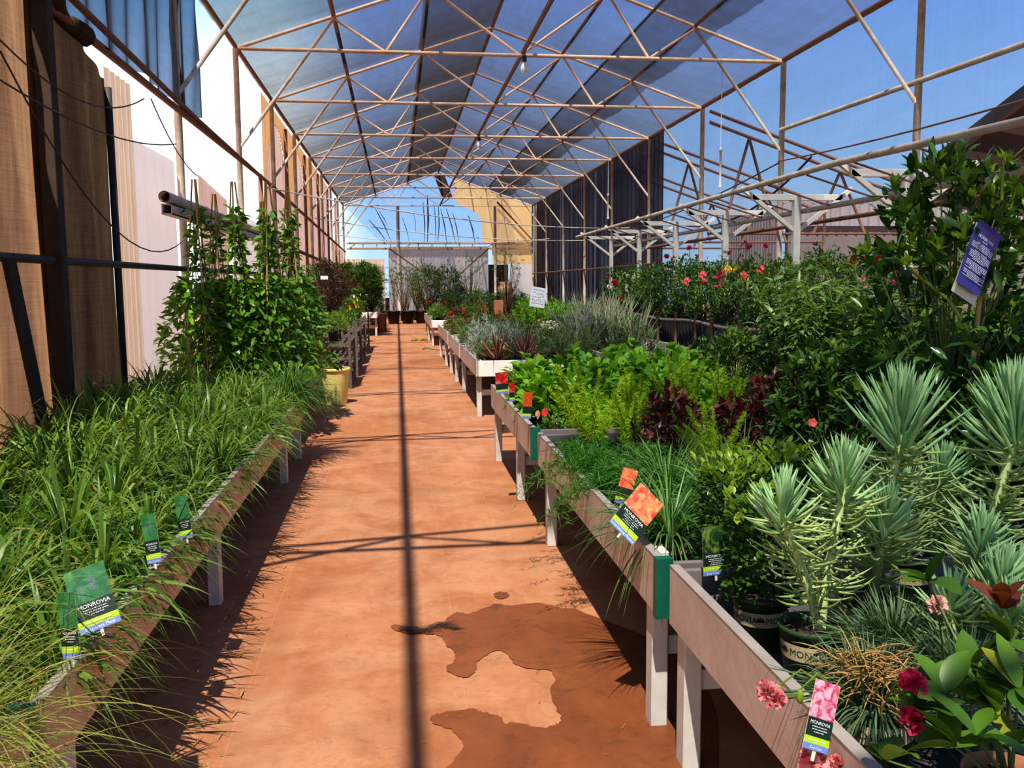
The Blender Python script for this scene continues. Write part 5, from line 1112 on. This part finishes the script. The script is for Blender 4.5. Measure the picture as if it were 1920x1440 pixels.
# --- big-leaved shrub bottom right
r = thing('broad_glossy_shrub', 'broad-leaved shrub with red-brown shoots at the bottom right corner', 'shrub', (1.17,1.55,DK)); add_pot(r, 'terra', .085, .165); R = RS(31); lv = MB(); st = MB(); rd = MB()
for (px, py, Y, n, red) in ((1720,1330,1.52,7,0),(1770,1300,1.52,7,0),(1860,1330,1.52,8,0),(1820,1260,1.6,7,0),(1890,1200,1.62,6,0),(1880,1140,1.66,7,1),(1660,1425,1.50,4,0),(1740,1090,1.85,5,0),(1900,1400,1.45,7,0),(1790,1400,1.45,6,0),(1830,1380,1.42,5,0),(1910,1290,1.5,6,0)):
    e = np.array(at(px,py,Y))-np.array(r.location); tube(st, [(0,0,.13), (e[0]*.55,e[1]*.55,e[2]*.75), tuple(e)], [.004,.003,.002], 5, cap=False); d = dome_dirs(R, n, -.1, 1.2)
    blades(rd if red else lv, np.tile(e,(n,1)), d, R.uniform(.075,.115,n), R.uniform(.034,.048,n), R.uniform(.2,.9,n), 6, 'leaf', .25, R.normal(0,.3,n))
obj('foliage', lv, LM['citrus'], r); obj('red_shoot', rd, LM['redshoot'], r); obj('stems', st, M_stem, r)

# ================================================================== right: farther benches
far = [('cord',1.2,11.05,.85),('cord',1.55,11.1,.9),('lowmid',1.2,11.5,1.),('silver',1.15,12.2,1.1),('silver',1.45,12.5,1.25),('silver',1.2,13.,1.2),('greyg',1.7,11.9,1.),('ruddy',1.15,11.35,.8),('lavender',2.35,11.2,1.1),('lavender',2.05,11.4,1.),('silver',1.95,12.3,.9),('whitefl',2.0,12.0,1.),('stalky',2.5,12.6,1.1),('ruddy',1.7,13.,1.1),('lowmid',2.3,13.2,1.1),
 ('greyg',1.15,13.8,1.),('kniph',1.15,14.4,.95),('silver',1.5,13.7,1.1),('lowmid',1.9,14.,1.2),('ruddy',1.5,14.6,1.2),('ruddy',2.4,14.2,1.2),('lowmid',1.2,15.2,1.),('ruddy',1.15,15.9,1.),('kniph',1.6,15.5,.9),('greyg',2.,15.4,1.),('lowmid',2.4,15.6,1.1),('ruddy',1.6,16.2,1.1),
 ('ruddy',1.15,16.9,1.),('lowmid',1.15,17.6,1.1),('ruddy',1.15,18.4,1.1),('ruddy',1.6,17.2,1.2),('kniph',1.65,18,.9),('ruddy',2.1,17.0,1.2),('lowmid',2.2,18.1,1.2),('ruddy',1.2,19.3,1.1),('lowmid',1.7,19.4,1.1),('ruddy',2.2,19.5,1.2),
 ('lowmid',1.1,24.2,1.25),('yellowish',1.1,25.2,1.2),('lowmid',1.1,26.2,1.2),('ruddy',1.6,24.5,1.25),('ruddy',1.7,25.6,1.2),('yellowish',2.2,24.8,1.2),('ruddy',1.2,27.3,1.2),('lowmid',1.9,27.,1.2),('ruddy',1.3,28.5,1.2),('lowmid',2.2,28.4,1.3),
 ('stalky',3.1,11.7,1.15),('stalky',2.95,13.3,1.1),('stalky',3.0,12.7,1.15),('stalky',3.35,14.5,1.1),('stalky',3.5,15.0,1.1),('stalky',3.1,13.9,1.15),('greyg',3.6,14.4,1.2),('stalky',3.1,15.,1.2),('stalky',3.8,15.4,1.2),('greyg',3.1,16.2,1.25),('stalky',3.5,17.,1.2),('greyg',4.,16.4,1.2),
 ('greyg',3.1,17.8,1.2),('lightmass',3.4,19,1.2),('lightmass',3.9,19.6,1.25),('lightmass',3.2,20.4,1.25),('lightmass',3.8,21,1.3),('lightmass',3.2,22,1.3),('lightmass',3.9,22.6,1.35),('lightmass',3.3,23.4,1.3),('lowmid',3.4,10.2,1.1),('greyg',3.0,9.8,1.)]
NM = dict(cord='maroon spiky plant', lowmid='low green shrub', silver='silvery bush', greyg='grey-green bush', ruddy='low reddish shrub', lavender='lavender in flower', whitefl='cream-flowered bush', stalky='tall-stalked grey-green bush', kniph='clump with torch flowers', yellowish='yellow-green shrub', lightmass='light green leafy plant')
def bname(x, y):
    if x > 2.7: return 'back right bench'
    return 'fourth right bench' if y < 13.5 else 'fifth right bench' if y < 16.5 else 'sixth right bench' if y < 21 else 'farthest right bench'
cnt = {}
for kd, x, y, s in sorted(far, key=lambda q: q[2]):
    key = (kd, bname(x,y)); cnt[key] = cnt.get(key, 0)+1
    z = (.66-.18 if x > 2.7 else .52) if x <= 2.7 or y > 11 else .44
    place(kd, x, y, z, '%s on the %s, %s of them from the near end' % (NM[kd], key[1], ORD[cnt[key]-1]), 'plant', s=s)
r = root_near(3.4, 10.2, 'low_green')
r2 = root_near(1.2, 11.5, 'low_green'); mb = MB(); tube(mb, [tuple(Vector((1.2,11.5,.7))-r2.location), tuple(Vector(at(955,598,11.3))-r2.location)], .006, 5); obj('flower_stalk', mb, M_stem, r2); put_flower(r2, flower('open','yellow',r=.05), at(955,598,11.3), (1.2,0,0))
# white hand-written sign on a stake
t = thing('white_sign', 'white sign card with dark handwriting standing among the grey-green bushes', 'sign', at(1006,576,15.0)); mb = MB(); sheet(mb, lambda u, v: ((u-.5)*.26, 0*u, v*.33), 2, 2, 0); RR = RS(3)
for k in range(5):
    q = -.095
    while q < .09: l = RR.uniform(.012,.03); bar(mb, (q,-.002,.285-k*.056+RR.normal(0,.008)), (q+l,-.002,.285-k*.056+RR.normal(0,.012)), .002, .0045, 1, up=(0,0,1)); q += l+.012
o = obj('card', mb, [M_tagw, M_ink], t, rot=(0,.18,.1), smooth=False); mb = MB(); tube(mb, [(0,.01,-.6),(.0,.01,.05)], .008, 6); obj('stake', mb, M_twig, t)
# rough wooden fence in front of the roses
t = thing('rustic_fence', 'low dark rustic fence of rough poles in front of the roses', 'fence', (0,0,0)); R = RS(8)
for k, y in enumerate(np.arange(9.5, 19.6, .9)): mb = MB(); h = 1.06+R.uniform(.0,.1); tube(mb, [(4.36,y,0),(4.36+R.normal(0,.02),y,h)], .028, 7); obj('pole', mb, M_wood, t)
for z in (1.0,.45): mb = MB(); tube(mb, [(4.38+.02*math.sin(y*3), y, z+.02*math.sin(y*2)) for y in np.arange(9.4,19.7,.6)], .03, 7); obj('rail', mb, M_rack, t)
mb = MB(); sheet(mb, lambda u, v: (4.44+.01*np.sin(u*400), 9.4+u*10.2, .05+v*.98), 300, 1); obj('lattice', mb, M_shade, t, smooth=False)
bench('raised bench behind the rustic fence carrying the roses', 1, 4.52, 6.1, 9.2, 22.5, .86, M_rack, (9.6,13.5,18,22), (), group='long slatted nursery benches', deck=.80)
# roses
rs = [(4.85,10.0),(5.5,10.2),(4.8,11.1),(5.5,11.4),(4.8,12.2),(5.45,12.6),(4.8,13.3),(5.5,13.8),(4.8,14.5),(5.5,15.),(4.8,15.7),(5.45,16.3),(4.8,17.),(5.5,17.6),(4.8,18.4),(5.5,19.2),(4.85,20.),(5.5,20.8),(5.85,9.3),(5.9,11.0)]
roots = []
for k, (x, y) in enumerate(rs):
    roots.append(place('rosebush', x, y, .80, ('rose bush on the raised bench, %s, %s from the near end' % ('fence side' if x < 5 else 'net side', ORD[k//2])) if k < 18 else 'rose bush squeezed against the blue net, %s' % ['nearest the camera','behind the nearest'][k-18] if k > 17 and x > 5.8 else 'rose bush at the far end of the raised bench, %s' % ('fence side' if x < 5 else 'net side'), 'rose bush', 'rose bushes on the raised bench', s=[1.02,1.0,.98,1.05,1.][k % 5]))
for k, y in enumerate([10.6,11.7,12.8,13.9,15.1,16.4,17.7,19.,20.3]):
    place('dark', 4.78, y, .80, 'dark low shrub between the rose bushes along the fence, %s from the near end' % ORD[k], 'shrub', 'dark shrubs between the roses', s=1.15)
blooms = [(1405,462,'rose',14),(1397,455,'rose',14),(1435,461,'rose',13.6),(1369,474,'rose',14),(1308,483,'rose',16),(1292,465,'rose',17),(1236,488,'rose',18),(1250,481,'rose',18),(1262,487,'rose',17.5),(1248,508,'pink',17),(1365,505,'yellow',13),(1380,506,'yellow',13),(1363,509,'cream',13),(1476,494,'yellow',12),(1480,498,'cream',12),(1460,514,'coral',12),(1545,495,'red',11),(1593,497,'red',11),(1603,485,'red',11),(1598,502,'red',11),(1631,488,'red',10.5),(1648,486,'red',10.5),(1619,491,'red',10.6),(1143,540,'red',19.5),(1152,528,'red',19.5),(1138,522,'red',19.5),(1165,560,'red',19),(1158,532,'red',19.2),(1142,538,'white',19.2),(1178,518,'white',19),(1185,525,'cream',19),(1176,538,'white',18.5),(1174,545,'white',18.5),(1190,520,'white',18.5),(1222,560,'red',17),(1232,558,'red',17),(1320,530,'coral',14)]
for px, py, c, Y in blooms:
    p = at(px, py, Y-.3); rt = min(roots, key=lambda o: (o.location.x-p[0])**2+(o.location.y-p[1])**2); p = at(px, py, rt.location.y-.43)
    k = 1.0/rt.scale[0]; M = rt.matrix_world if False else (Matrix.Translation(rt.location) @ Matrix.Rotation(rt.rotation_euler.z, 4, 'Z') @ Matrix.Scale(rt.scale[0], 4))
    q = M.inverted() @ Vector(p); o = obj('flower', flower('rose', c), None, rt, tuple(q), (1.0,0,random.Random(px).uniform(0,6))); o.scale = (1.35,)*3
    mb = MB(); tube(mb, [tuple(Vector((q.x*.8,q.y*.8,q.z-.25))), tuple(q)], .004, 4); obj('flower_stem', mb, M_stem, rt)
# white Y-shaped frames with pipes above the roses
M_frame = plain('white_painted_steel', (.66,.62,.54), .6, var=.15)
for k in range(-1, 5):
    y = 11.62+2.63*k; t = thing('white_support_frame', 'white Y-shaped steel frame above the roses, %s from the near end' % ORD[k+1], 'frame', (5.24,y,0), 0, 'white frames above the roses')
    mb = MB(); bbox(mb, -.045,.045,-.045,.045,0,2.72); obj('post', mb, M_frame, t, smooth=False)
    mb = MB(); bbox(mb, -.62,.62,-.03,.03,2.66,2.74); obj('crossbar', mb, M_frame, t, smooth=False)
    for s in (-1,1): mb = MB(); bar(mb, (s*.04,0,2.28),(s*.76,0,2.82), .05, .06, up=(0,1,0)); obj('arm', mb, M_frame, t, smooth=False)
FP = 'pipes lying on the white frames'
run('support_pipe', 'rust-brown pipe on the left tips of the white frames', 'pipe', [(4.48,5.6,2.72),(4.47,9,2.80),(4.47,22.6,2.74)], .035, M_pipe2, 8, FP)
run('support_pipe', 'rust-brown pipe along the middle of the white frames', 'pipe', [(5.32,6.5,2.53),(5.32,22.6,2.50)], .035, M_pipe2, 8, FP)
run('support_pipe', 'darker rusty pipe under the right arms of the white frames', 'pipe', [(5.95,7,2.45),(5.95,22.6,2.42)], .03, M_rust, 8, FP)
for k in range(14):
    y = 7.6+k*1.05; run('cross_rod', 'thin rod between the frame pipes, %s from the near end' % ORD[k], 'rod', [(4.48,y,2.76),(5.32,y+.05,2.52)], .012, M_rust, 5, 'thin rods between the frame pipes')
# tags now that every plant stands
bpy.context.view_layer.update()
for root, Mw, kw in TAG_TODO: plant_tag(root, root.matrix_world.inverted() @ Mw, **kw)
# ================================================================== litter and hose
def litter(name, label, n, x0, x1, y0, y1, L, W, mat, seed, z=.008):
    R = RS(seed); b = np.stack([R.uniform(x0,x1,n), R.uniform(y0,y1,n), np.full(n, z)], -1); a = R.uniform(0,2*PI,n); d = np.stack([np.cos(a), np.sin(a), R.uniform(-.02,.12,n)], -1); mb = MB(); blades(mb, b, d, R.uniform(*L,n), R.uniform(*W,n), R.uniform(0,.2,n), 3, 'blade', 0, 0)
    o = tag(obj(name, mb, mat), label, 'litter'); o['kind'] = 'stuff'; return o
litter('leaf_litter', 'dry leaf litter under the left benches', 1400, -1.9, -.62, 2., 9., (.02,.09), (.003,.008), LM['dry'], 1)
litter('leaf_litter', 'sparse straw scattered on the dirt path', 150, -.6, .9, 2., 14, (.01,.05), (.001,.003), LM['dry'], 2)
R = RS(6); c = np.array(Z3(470,665)); n = 260; tt = R.uniform(-1,1,n); mb = MB(); blades(mb, np.stack([c[0]+tt*.13, c[1]+.03*np.sin(tt*4)+R.normal(0,.018,n), R.uniform(.005,.018,n)], -1), np.stack([np.ones(n), R.normal(0,.4,n), R.uniform(-.05,.15,n)], -1), R.uniform(.03,.09,n), .0022, .1, 3, 'blade'); o = tag(obj('dry_grass', mb, LM['brown']), 'wisp of dry dark grass at the edge of the wet stain', 'litter'); o['kind'] = 'stuff'
mb = MB(); tube(mb, [at(px, py, z=.015) for px, py in ((792,655),(800,652),(812,655),(825,656),(845,656),(862,655))], .014, 8); tag(obj('garden_hose', mb, plain('green_hose', (.06,.24,.13), .5)), 'green hose lying on the floor by the right benches', 'hose')
mb = MB(); C = at(785,638,z=.015); tube(mb, [(C[0]+.16*math.cos(a)*(1+.04*a), C[1]+.5*math.sin(a), .015+.004*a) for a in np.arange(0,14,.4)], .012, 6); tag(obj('garden_hose', mb, plain('yellow_hose', (.45,.35,.10), .5)), 'coiled yellowish hose on the floor farther along the right benches', 'hose')
